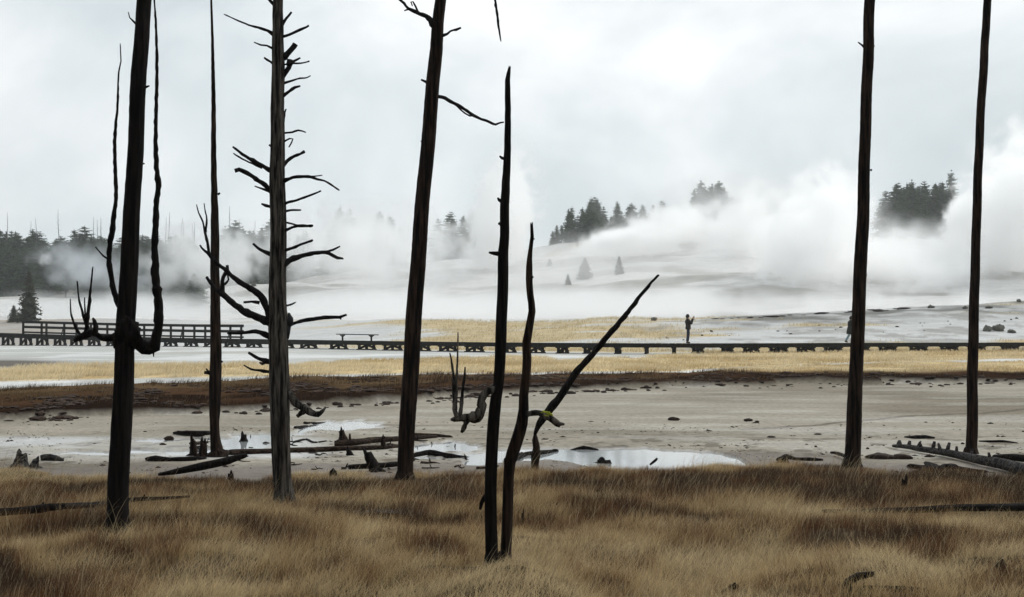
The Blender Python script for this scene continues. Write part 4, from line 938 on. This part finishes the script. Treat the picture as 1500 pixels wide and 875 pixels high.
# ---------------------------------------------------------------- conifers
def conifer_mesh(h, r, seed, bushy=1.0, start=0.08, dens=1.0, taper=0.9):
    rs = np.random.default_rng(seed); V = []; Fc = []
    nl = int(34 * dens)
    for i in range(nl):
        t = start + (1 - start) * (i + rs.random()) / nl
        z = t * h; L0 = r * ((1 - t) ** taper + 0.04) * min(1, (t - start) * 6 + .55)
        nb = int(7 * bushy) + rs.integers(0, 3)
        for k in range(nb):
            if rs.random() < 0.12: continue
            a = rs.random() * 6.283; Lb = L0 * rs.uniform(.55, 1.15)
            d = np.array([math.cos(a), math.sin(a), 0]); s_ = np.array([-d[1], d[0], 0])
            droop = rs.uniform(-.05, .28) - (0.5 if t > .9 else 0)
            ns = 5
            for j in range(ns):
                f0 = (j + rs.random() * .6) / ns
                c = d * Lb * f0 + np.array([0, 0, z - droop * Lb * f0 * f0 + rs.uniform(-.02, .02) * h * .3])
                sz = (0.16 + .22 * (1 - f0)) * Lb * rs.uniform(.7, 1.3) + .02 * h * .3
                for q in range(2):
                    u = s_ * rs.uniform(-1, 1) + d * rs.uniform(.2, 1) + np.array([0, 0, rs.uniform(-.7, .35)])
                    u = u / np.linalg.norm(u); v = np.cross(u, rs.normal(size=3)); v = v / (np.linalg.norm(v) + 1e-6)
                    b0 = len(V)
                    V += [c - v * sz * .35, c + u * sz * 1.1, c + v * sz * .35 + u * sz * .2]
                    Fc.append((b0, b0 + 1, b0 + 2))
    V.append(np.array([0, 0, h * 1.03])); V.append(np.array([.012 * h, 0, h * .9])); V.append(np.array([-.012 * h, 0.0, h * .9])); Fc.append((len(V) - 3, len(V) - 2, len(V) - 1))
    return np.array(V), Fc
def trunk_mesh(h, r):
    V, Fc = tube([(Vector((0, 0, -.6)), r), (Vector((0, 0, h * .5)), r * .6), (Vector((0, 0, h * .97)), r * .1)], 6)
    return [tuple(v) for v in V], Fc
KINDS = []
for i, (r_, st, dn, tp) in enumerate([(.20, .08, 1, .65), (.15, .15, 1, .5), (.24, .04, 1.1, .75), (.17, .2, .9, .45), (.28, .03, 1.1, .7)]):
    V, Fc = conifer_mesh(1.0, r_, 100 + i, 1.0, st, dn, tp)
    cm_ = mesh_np('crown', V, Fc, CROWN, link=False, smooth=False)
    V, Fc = trunk_mesh(1.0, .014); tm_ = mesh_np('trunk', V, Fc, BARK, link=False)
    KINDS.append((cm_, tm_))
YOUNG = []
for i, (r_, bu) in enumerate([(.36, 1.5), (.42, 1.6), (.30, 1.3)]):
    V, Fc = conifer_mesh(1.0, r_, 200 + i, bu, .0, 1.2, .65)
    cm_ = mesh_np('crown', V, Fc, CROWN2, link=False, smooth=False)
    V, Fc = trunk_mesh(1.0, .02); YOUNG.append((cm_, mesh_np('trunk', V, Fc, BARK, link=False)))
def conifer(loc, h, kind, label, group=None, fat=1.0, name='conifer', rz=None):
    o = empty(name, loc, random.uniform(0, 6.28) if rz is None else rz)
    o.scale = (h * fat, h * fat, h)
    for m_, nm in zip(kind, ('crown', 'trunk')):
        c_ = bpy.data.objects.new(nm, m_); C.objects.link(c_); c_.parent = o
    setp(o, label, 'conifer', group); return o
def conifer_at(px, toprow, Y, kind, label, group=None, fat=1.0):
    x = (px - 750) / F * Y; z0 = hz(x, Y) - .2
    top = P(px, toprow, Y).z; h = max(top - z0, 2.0)
    return conifer(Vector((x, Y, z0)), h, kind, label, group, fat)
rs = random.Random(11)
# dense dark wood on the left
TL = [(-80, 336), (0, 337), (40, 336), (70, 338), (100, 342), (120, 340), (150, 344), (200, 348), (230, 346), (250, 340), (270, 346), (300, 350), (330, 352)]
for i in range(195):
    px = rs.uniform(-80, 292) if i < 165 else rs.uniform(175, 292); lay = i % 4; Y = [345, 318, 295, 272][lay] + rs.uniform(-8, 8)
    tr_ = float(tab(px, TL)) + [0, 9, 22, 36][lay] + rs.uniform(0, 7) - (rs.random() < .10) * 9
    if lay >= 2 and px > 215: tr_ += 12
    conifer_at(px, tr_, Y, KINDS[rs.randrange(5)], 'dark conifer in the dense wood behind the steam at left', 'conifers of the dense left wood', rs.uniform(1.7, 2.8))
# faint trees in the steam
for (x0, x1, n_, t0, t1, Y, lab) in [(325, 400, 16, 318, 352, 310, 'ghostly grey-green conifer in the steam between the slim tree and the grey tree'), (425, 480, 8, 338, 362, 320, 'barely visible conifer in steam just right of the grey tree'), (483, 520, 7, 302, 330, 330, 'conifer of the small clump above the steam between grey and central trees'),
                                    (545, 595, 8, 310, 335, 345, 'faint conifer in the steam just left of the central leaning tree'), (640, 722, 7, 308, 340, 350, 'faint conifer in the steam between central tree and close pair'),
                                    (808, 950, 44, 286, 318, 345, 'dark conifer of the sharp clump right of the crooked snag'), (955, 1020, 7, 292, 315, 356, 'pale conifer fading into steam right of the dark clump'), (1015, 1095, 22, 262, 305, 345, 'tall faint conifer in the steam above the photographing person'),
                                    (1100, 1250, 4, 285, 310, 360, 'nearly hidden conifer in thick steam left of the coated walker pole'), (1296, 1320, 5, 268, 292, 350, 'hazy conifer just right of the coated walker pole'), (1318, 1394, 36, 264, 288, 338, 'dark conifer of the clump between the two right poles')]:
    for i in range(n_):
        px = rs.uniform(x0, x1); tr_ = rs.uniform(t0, t1); Y2 = Y + rs.uniform(-7, 12)
        if 'sharp clump' in lab: tr_ = float(tab(px, [(812, 330), (830, 300), (850, 294), (872, 286), (890, 292), (910, 296), (940, 292), (960, 296)])) + abs(rs.gauss(0, 20)); Y2 = 336 + rs.uniform(-10, 12)
        if 'two right poles' in lab: tr_ = float(tab(px, [(1318, 270), (1340, 262), (1370, 266), (1392, 262)])) + abs(rs.gauss(0, 17))
        conifer_at(px, tr_, Y2, KINDS[rs.randrange(5)], lab, lab.replace('conifer', 'conifers', 1), rs.uniform(1.2, 1.8))
conifer_at(1395, 250, 336, KINDS[1], 'tallest spired conifer at the right end of the clump between the right poles', fat=1.2)
for (px, top, base, kind, fat, lab, Y) in [(857, 377, 409, 1, 1.0, 'largest bushy young pine on the pale hillside', 280), (907, 374, 402, 0, .8, 'young pine half veiled by steam right of the largest one', 285), (832, 400, 418, 0, .9, 'small young pine left of the largest one, lower on the slope', 268),
                                    (805, 378, 390, 1, 1.2, 'small round pine high on the slope right of the crooked snag', 300), (250, 427, 449, 0, 1.1, 'small cone-shaped pine in the mist right of the left arms', 215), (822, 383, 388, 2, 1.3, 'tiny shrub beside the small round pine', 300)]:
    # stand it where the ground meets the base row
    g_ = G(px, base); Yb = g_.y
    top_ = P(px, top, Yb).z
    conifer(g_ - Vector((0, 0, .15)), top_ - g_.z, YOUNG[kind], lab, fat=fat)
g_ = G(42, 472); Yb = g_.y
conifer(g_ - Vector((0, 0, .1)), P(42, 394, Yb).z - g_.z, (conifer_mesh and mesh_np('crown', *conifer_mesh(1, .26, 77, 1.3, .02, 1.4, .8), flat_mat('brownish_spruce_needles', (.055, .06, .035), .8, .4, 5), link=False, smooth=False), KINDS[0][1]), 'dark spruce standing alone behind the left end of the railing')
g_ = G(20, 472); conifer(g_ - Vector((0, 0, .1)), (P(20, 446, g_.y).z - g_.z), YOUNG[0], 'small dark spruce leaning against the lone one at far left', fat=1.1)
for (px, top, lab) in [(203, 408, 'misty pine between the black trunk and its right arm'), (215, 415, 'lower misty pine beside the right arm of the black trunk'), (236, 424, 'small misty pine just right of the right arm')]:
    g_ = G(px, 452); conifer(g_, P(px, top, g_.y).z - g_.z, KINDS[2], lab, fat=1.3)
for (px, top, lab) in [(362, 412, 'low shrub in the mist left of the grey tree'), (371, 408, 'taller low shrub in the mist left of the grey tree')]:
    g_ = G(px, 420); conifer(g_, max(P(px, top, g_.y).z - g_.z, 1.0), YOUNG[2], lab, fat=1.3)
# thin bare poles over the wood
V, Fc = tube(smooth_path([(Vector((0, 0, -.05)), .008), (Vector((.01, 0, .4)), .006), (Vector((-.004, 0, .8)), .0035), (Vector((.006, 0, 1)), .0015)], .2), 6, .1)
extra = []
for k in range(14):
    z = .55 + .4 * k / 14; a = k * 2.4; l = .035 * (1.2 - z)
    extra.append(tube([(Vector((0, 0, z)), .0016), (Vector((math.cos(a) * l * 2, math.sin(a) * l * 2, z + l * .7)), .0008)], 4))
V, Fc = merge([(V, Fc)] + extra)
snag_m = mesh_np('snag', [tuple(v) for v in V], Fc, flat_mat('bleached_snag', (.13, .125, .12), .9, .2), link=False)
for (px, top) in [(-20, 318), (10, 311), (46, 324), (56, 319), (88, 307), (138, 318), (144, 322), (150, 319), (159, 327), (243, 310), (240, 318), (262, 325), (270, 320), (283, 325), (282, 328), (338, 302), (346, 320), (370, 322), (395, 326), (425, 335), (450, 330), (505, 315), (690, 312)]:
    Y = 330 + rs.uniform(-10, 20); x = (px - 750) / F * Y; z0 = hz(x, Y)
    o = bpy.data.objects.new('bare_pole', snag_m); C.objects.link(o); h = P(px, top, Y).z - z0
    o.location = (x, Y, z0); o.scale = (h * 1.1, h * 1.1, h); o.rotation_euler = (rs.uniform(-.04, .04), rs.uniform(-.05, .05), rs.uniform(0, 6))
    setp(o, 'thin bleached bare pole rising above the distant wood', 'dead tree', 'thin bare poles above the distant wood')

# ---------------------------------------------------------------- grasses
def blades(n, XY, h, wd, bend, dirs, cols, root_dark=0.55, segs=3):
    """ribbons that curve over; returns verts, faces, colours"""
    x, y = XY; z = height(x, y) - 0.01
    fac = rng.uniform(-1.2, 1.2, n)                       # ribbon roughly faces the viewer side, random turn
    sx, sy = np.cos(fac), np.sin(fac)
    Vs = []; Cs = []
    for k in range(segs + 1):
        t = k / segs
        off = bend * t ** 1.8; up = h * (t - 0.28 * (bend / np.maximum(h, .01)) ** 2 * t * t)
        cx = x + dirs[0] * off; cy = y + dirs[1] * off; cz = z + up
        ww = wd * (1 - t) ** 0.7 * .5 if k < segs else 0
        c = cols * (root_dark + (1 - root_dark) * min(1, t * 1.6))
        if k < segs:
            Vs += [np.stack([cx - sx * ww, cy - sy * ww, cz], 1), np.stack([cx + sx * ww, cy + sy * ww, cz], 1)]; Cs += [c, c]
        else:
            Vs.append(np.stack([cx, cy, cz], 1)); Cs.append(c)
    m_ = len(Vs); V = np.stack(Vs, 1).reshape(-1, 3); Cc = np.stack(Cs, 1).reshape(-1, 3)
    b0 = (np.arange(n) * m_)[:, None]
    tris = []
    for k in range(segs - 1):
        a = 2 * k; tris += [[a, a + 1, a + 3], [a, a + 3, a + 2]]
    a = 2 * (segs - 1); tris.append([a, a + 1, a + 2])
    T = (b0[:, :, None] + np.array(tris)[None]).reshape(-1, 3)
    return V, T, Cc
def fg_grass():
    n = 830000
    Y = rng.uniform(6.2, 17.6, int(n * 1.15)) ; keep = rng.random(len(Y)) < (Y / 17.6) ** .6; Y = Y[keep][:n]
    X = rng.uniform(-1, 1, len(Y)) * (Y * 0.40 + 1.5)
    px, row = rc(X, Y)
    q = zones(X, Y, np.zeros_like(X))[2]
    # clumping
    cl = fbm(X / .22, Y / .22, 131, 2)
    k = (q > .35) & (rng.random(len(X)) < 0.25 + cl * 1.3)
    # no grass inside the trunks
    X, Y = X[k], Y[k]; px, row = px[k], row[k]; n = len(X)
    big = fbm(X / 1.9, Y / 1.0, 133, 4); mid = fbm(X / .6, Y / .45, 135, 3); fine = rng.random(n)
    tan = np.array([0.55, 0.395, 0.20]); brown = np.array([0.165, 0.078, 0.036]); dark = np.array([0.055, 0.033, 0.020]); pale = np.array([0.72, 0.57, 0.34])
    band = tab(row, [(670, .20), (694, .10), (708, -.36), (745, -.42), (762, .14), (785, .26), (806, .08), (830, -.10), (850, .06), (880, .02)])
    rt = ss(px, 950, 1250) * np.exp(-((row - 722) / 24) ** 2) * .22
    lf = (1 - ss(px, 200, 520)) * np.exp(-((row - 745) / 18) ** 2) * .12 + (1 - ss(px, 40, 230)) * ss(row, 830, 870) * .2
    v = (big - .5) * 1.9 + (mid - .5) * 1.6 + (fbm(X / .16, Y / .12, 139, 2) - .5) * .7 + (fbm(X / .45, Y / .22, 151, 3) - .5) * .9 + band - rt - lf + .49 + .10 * ss(row, 770, 830) + (1 - ss(px, 60, 200)) * np.exp(-((row - 700) / 12) ** 2) * .3
    col = mixc(np.tile(dark, (n, 1)), brown, ss(v, 0.05, 0.38)); col = mixc(col, tan, ss(v, 0.34, 0.72)); col = mixc(col, pale, ss(v, .75, 1.05) * .7)
    col = mixc(col, pale, (fine > .90) * .65); col = mixc(col, dark, (fine < .2) * .6)
    col = col * rng.uniform(.75, 1.25, n)[:, None]
    edge = ss(row - tab(px, GE), 4, 75)
    h = (0.07 + 0.13 * rng.random(n)) * (.35 + 1.15 * mid) * (.55 + .45 * edge) * (1.15 - .35 * ss(v, .5, .9))
    for bx_, by_ in BASES:      # grass grazed thin in front of the trunk feet
        dd = np.hypot(X - bx_, (Y - by_ + .35) * .8); h = h * (.35 + .65 * ss(dd, .12, .45))
    ang = (fbm(X / 2.2, Y / 2.2, 137, 3) - .5) * 5 + .3 + rng.normal(0, 1.3, n)
    bend = h * (0.2 + .8 * rng.random(n)) * (.6 + .8 * ss(v, .4, .9))
    wd = rng.uniform(.0015, .0034, n)
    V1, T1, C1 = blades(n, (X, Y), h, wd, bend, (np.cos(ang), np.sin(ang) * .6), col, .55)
    # scattered taller seed stalks that catch the light
    k = rng.random(n) < 0.010 * ss(fbm(X / .9, Y / .9, 171, 2), .45, .65); n2 = int(k.sum())
    h2_ = rng.uniform(.2, .42, n2); a2 = rng.normal(.2, .8, n2)
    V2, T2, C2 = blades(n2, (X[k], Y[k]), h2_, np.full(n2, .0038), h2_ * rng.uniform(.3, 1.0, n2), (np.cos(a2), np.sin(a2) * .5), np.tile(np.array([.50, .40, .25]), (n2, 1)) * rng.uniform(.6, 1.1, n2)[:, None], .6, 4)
    V = np.concatenate([V1, V2]); T = np.concatenate([T1, T2 + len(V1)]); Cc = np.concatenate([C1, C2])
    o = mesh_np('grass', V, T, GRASS, cols=Cc)
    setp(o, 'wind-combed tan and brown dry grass covering the foreground', 'grass', kind='stuff')
fg_grass()
def meadow():
    out_ = []
    # yellow bands on both sides of the boardwalk and the short brown grass of the peat bank
    n = 620000
    row = rng.uniform(500, 606, n); Y = CAMZ * F / (row - 480); px = rng.uniform(-60, 1560, n); X = (px - 750) / F * Y
    z0 = np.zeros(n); _, _, q, peat, yel = zones(X, Y, z0)
    tt = (row - tab(px, PF)) / np.maximum(tab(px, PN) - tab(px, PF), 1)
    cl = fbm(X / .8, Y / 1.2, 141, 3); cl2 = fbm(X / 4, Y / 5, 142, 3)
    k1 = (yel > .4) & (rng.random(n) < ss(cl, .3, .6) * .75)
    k2 = (peat > .6) & (yel < .4) & (rng.random(n) < .35 * ss(cl, .42, .60) * (1 - .85 * ss(tt, .25, .6)))
    kt = k1 & (cl > .50)
    def put(k, hh, base, alt, wd, rd, s_):
        x, y = X[k], Y[k]; m_ = int(k.sum())
        c = mixc(np.tile(np.array(base), (m_, 1)), alt, ss(cl2[k] + rng.normal(0, .08, m_), .35, .62)) * rng.uniform(.75, 1.2, m_)[:, None]
        h = hh * (.5 + .9 * cl[k]) * rng.uniform(.6, 1.15, m_)
        a = rng.normal(.2, 1.0, m_)
        return blades(m_, (x, y), h, wd * y / 60 * rng.uniform(.6, 1.3, m_), h * rng.uniform(.2, .7, m_), (np.cos(a), np.sin(a)), c, rd, 2)
    hh_ = (.17 + .36 * ss(px, 1000, 1100) * (1 - ss(row, 508, 517)) + .05 * (1 - ss(px, 300, 500))) * np.where(tt > 0, .6, 1)
    hs_ = hh_[k1]
    out_.append(put(k1, hs_, (.55, .43, .24), (.80, .69, .47), .022, .72, 1))
    out_.append(put(k2, .14, (.07, .04, .02), (.20, .13, .065), .016, .5, 2))
    # straw grass right behind and around the boardwalk
    n = 150000
    Y = rng.uniform(88, 150, n); px = rng.uniform(-40, 1560, n); X = (px - 750) / F * Y
    YB = Y - tab(px, RISE) + 95
    m1 = (YB > 93) * ss(fbm(X / 14, Y / 5, 77, 4) + (0.16 * (1 - ss(YB, 100, 112)) + 0.10) * ss(px, 500, 720) - 0.30 * ss(px, 950, 1150) * ss(YB, 101, 110), 0.44, 0.60)
    cl = fbm(X / .9, Y / 1.5, 143, 3)
    k = rng.random(n) < m1 * .55 * ss(cl, .3, .6) * ss(px, 440, 700)
    x, y = X[k], Y[k]; m_ = int(k.sum()); h = rng.uniform(.12, .34, m_)
    c = mixc(np.tile(np.array((.50, .39, .21)), (m_, 1)), (.68, .58, .38), rng.random(m_)); a = rng.normal(0, 1, m_)
    out_.append(blades(m_, (x, y), h, rng.uniform(.02, .05, m_), h * .4, (np.cos(a), np.sin(a)), c, .8, 2))
    V = []; T = []; Cc = []; o_ = 0
    for a, b_, c in out_: V.append(a); T.append(b_ + o_); Cc.append(c); o_ += len(a)
    o = mesh_np('meadow_grass', np.concatenate(V), np.concatenate(T), GRASS, cols=np.concatenate(Cc))
    setp(o, 'straw-yellow and brown marsh grass in bands across the flat', 'grass', kind='stuff')
meadow()

# ---------------------------------------------------------------- steam and haze
def vol_mat(name, dens, col=(1, 1, 1), aniso=0.8):
    m = bpy.data.materials.new(name); m.use_nodes = True; nt = m.node_tree; nt.nodes.clear()
    o = nt.nodes.new('ShaderNodeOutputMaterial'); v = nt.nodes.new('ShaderNodeVolumePrincipled'); nt.links.new(v.outputs[0], o.inputs['Volume'])
    v.inputs['Color'].default_value = (*col, 1); v.inputs['Density'].default_value = dens; v.inputs['Anisotropy'].default_value = aniso
    return m
def steam(label, px, row, Y, rx, rz, ry, dens, scale=6.0, seed=0, k=1.5, col=(1, 1, 1), vox=1.0, lean=(0, 0), squash=(1, 1, 1), g=0.8):
    """one drifting body of steam: an ellipsoid (rx, rz in photo pixels at depth Y; ry in metres) broken up by noise"""
    c = P(px, row, Y); r = Vector((rx / F * Y, ry, rz / F * Y))
    ng = bpy.data.node_groups.new('steam_field', 'GeometryNodeTree')
    ng.interface.new_socket('Geometry', in_out='INPUT', socket_type='NodeSocketGeometry'); ng.interface.new_socket('Geometry', in_out='OUTPUT', socket_type='NodeSocketGeometry')
    N = ng.nodes.new; Lk = ng.links.new
    def M(op, a, b_=None, c_=None):
        n_ = N('ShaderNodeMath'); n_.operation = op
        for i, v in enumerate((a, b_, c_)):
            if v is None: continue
            if hasattr(v, 'type') and not isinstance(v, (int, float)): Lk(v, n_.inputs[i])
            else: n_.inputs[i].default_value = v
        return n_.outputs[0]
    pos = N('GeometryNodeInputPosition').outputs[0]
    def VM(op, a, b_):
        n_ = N('ShaderNodeVectorMath'); n_.operation = op; Lk(a, n_.inputs[0])
        if isinstance(b_, (tuple, Vector)): n_.inputs[1].default_value = tuple(b_)
        elif b_ is not None: Lk(b_, n_.inputs[1])
        return n_
    e_ = VM('DIVIDE', pos, tuple(r)).outputs[0]
    # lean: shift x with height
    sx = N('ShaderNodeSeparateXYZ'); Lk(e_, sx.inputs[0])
    X = M('SUBTRACT', sx.outputs[0], M('MULTIPLY', sx.outputs[2], float(lean[0])))
    cb = N('ShaderNodeCombineXYZ'); Lk(X, cb.inputs[0]); Lk(sx.outputs[1], cb.inputs[1]); Lk(sx.outputs[2], cb.inputs[2])
    d = VM('LENGTH', cb.outputs[0], None).outputs['Value']
    ps = VM('ADD', VM('MULTIPLY', pos, squash).outputs[0], (seed * 13.7, seed * 7.1, seed * 3.3)).outputs[0]
    nz = N('ShaderNodeTexNoise'); nz.noise_dimensions = '3D'; Lk(ps, nz.inputs['Vector']); nz.inputs['Scale'].default_value = 1.0 / scale; nz.inputs['Detail'].default_value = 6; nz.inputs['Roughness'].default_value = 0.62; nz.inputs['Distortion'].default_value = 0.7
    base = M('SUBTRACT', 1.0, d)
    n0 = M('MULTIPLY', M('SUBTRACT', nz.outputs[0], 0.5), k * 2)
    v = M('ADD', base, n0)
    mr_ = N('ShaderNodeMapRange'); mr_.interpolation_type = 'SMOOTHSTEP'; Lk(v, mr_.inputs[0]); mr_.inputs['From Min'].default_value = 0.30; mr_.inputs['From Max'].default_value = 0.80
    ed = N('ShaderNodeMapRange'); ed.interpolation_type = 'SMOOTHSTEP'; Lk(d, ed.inputs[0]); ed.inputs['From Min'].default_value = 1.05; ed.inputs['From Max'].default_value = 0.6
    ed.inputs['To Min'].default_value = 0; ed.inputs['To Max'].default_value = 1
    den = M('MULTIPLY', mr_.outputs[0], ed.outputs[0])
    vc = N('GeometryNodeVolumeCube'); Lk(den, vc.inputs['Density'])
    bx = Vector((r.x * (1.06 + abs(lean[0])), r.y * 1.06, r.z * 1.06))
    vc.inputs['Min'].default_value = tuple(-bx); vc.inputs['Max'].default_value = tuple(bx)
    for i, ax in enumerate('XYZ'): vc.inputs['Resolution ' + ax].default_value = max(8, min(300, int(2 * bx[i] / vox)))
    sm_ = N('GeometryNodeSetMaterial'); Lk(vc.outputs[0], sm_.inputs[0])
    mt_ = vol_mat('steam_vapour', dens, col, g); sm_.inputs['Material'].default_value = mt_
    go = N('NodeGroupOutput'); Lk(sm_.outputs[0], go.inputs[0]); gi = N('NodeGroupInput')
    vd = bpy.data.volumes.new('steam'); vd.materials.append(mt_)
    o = bpy.data.objects.new('steam', vd); C.objects.link(o); o.location = c
    md = o.modifiers.new('field', 'NODES'); md.node_group = ng
    return setp(o, label, 'steam', 'steam drifting off the hot springs', 'stuff')
WHT = (1, 1, 1)
steam('low white steam bank along the foot of the pale hill', 880, 450, 215, 900, 38, 42, .11, 8, 1, 1.4, vox=1.3)
steam('thin sheet of steam over the whole hillside', 860, 405, 262, 430, 75, 34, .05, 10, 31, 1.3, vox=1.5)
steam('second steam bank rolling up the hill at right', 1340, 400, 262, 340, 100, 34, .12, 8, 21, 1.6, vox=1.1)
steam('low grey mist at the foot of the left wood', 170, 456, 225, 330, 40, 30, .13, 9, 2, 1.1, vox=1.4)
steam('broad dense steam plume left of the coated walker pole', 1185, 355, 252, 110, 140, 22, .5, 5, 3, 1.9, vox=.5, lean=(.35, 0), g=.7)
steam('billowing plume above the photographing person', 1075, 350, 285, 75, 105, 16, .36, 5, 23, 1.9, vox=.5, lean=(.5, 0), g=.7)
steam('steam drifting between the two right poles', 1330, 400, 250, 150, 75, 20, .45, 5, 4, 1.9, vox=.5, g=.7)
steam('tall bright steam column at the right edge', 1490, 310, 258, 115, 155, 22, .6, 5, 5, 1.8, vox=.5, lean=(.25, 0), g=.7)
steam('steam arc curling in front of the dark conifer clump', 955, 345, 290, 125, 62, 18, .42, 5, 6, 1.8, vox=.5, lean=(.8, 0), g=.75)
steam('white steam column rising behind the close pair of snags', 738, 315, 292, 70, 135, 16, .5, 5, 7, 1.8, vox=.5, lean=(.3, 0), g=.7)
steam('small dense steam billow at the foot of that column', 712, 352, 290, 32, 45, 8, .9, 3, 17, 1.7, vox=.4, lean=(.3, 0), g=.7)
steam('small dense steam billow below the dark conifer clump', 905, 348, 285, 52, 22, 7, .9, 3, 18, 1.7, vox=.4, lean=(.8, 0), g=.7)
steam('small dense steam billow beside the farthest right pole', 1415, 318, 262, 44, 55, 9, .9, 3, 19, 1.7, vox=.4, lean=(.4, 0), g=.7)
steam('wide thin steam over the slope left of the central tree', 540, 360, 275, 230, 95, 24, .17, 5, 8, 1.8, vox=.7)
steam('thin steam before the ghostly conifers', 300, 380, 265, 130, 72, 18, .2, 5, 9, 1.9, vox=.5)
steam('bluish smoke-like vapour over the left wood', 140, 395, 235, 115, 55, 14, .085, 3.5, 10, 2.0, (.93, .96, 1), vox=.5, lean=(-.4, 0))
steam('high thin steam veil above the hill crest', 1090, 318, 322, 290, 90, 18, .09, 9, 11, 1.4, vox=1.2)
steam('small white jet of steam inside the left wood', 68, 380, 245, 12, 15, 3, .6, 2, 12, 1.7, vox=.35)
def haze():
    V, Fc = boxm(Vector((0, 190, 50)), Vector((520, 0, 0)), Vector((0, 255, 0)), Vector((0, 0, 54)))
    o = mesh_np('haze', [tuple(v) for v in V], Fc, vol_mat('damp_air', 0.00028, (.96, .98, 1), 0.2), smooth=False)
    setp(o, 'thin damp haze over the whole flat', 'haze', kind='stuff')
HAZE = True
if HAZE: haze()
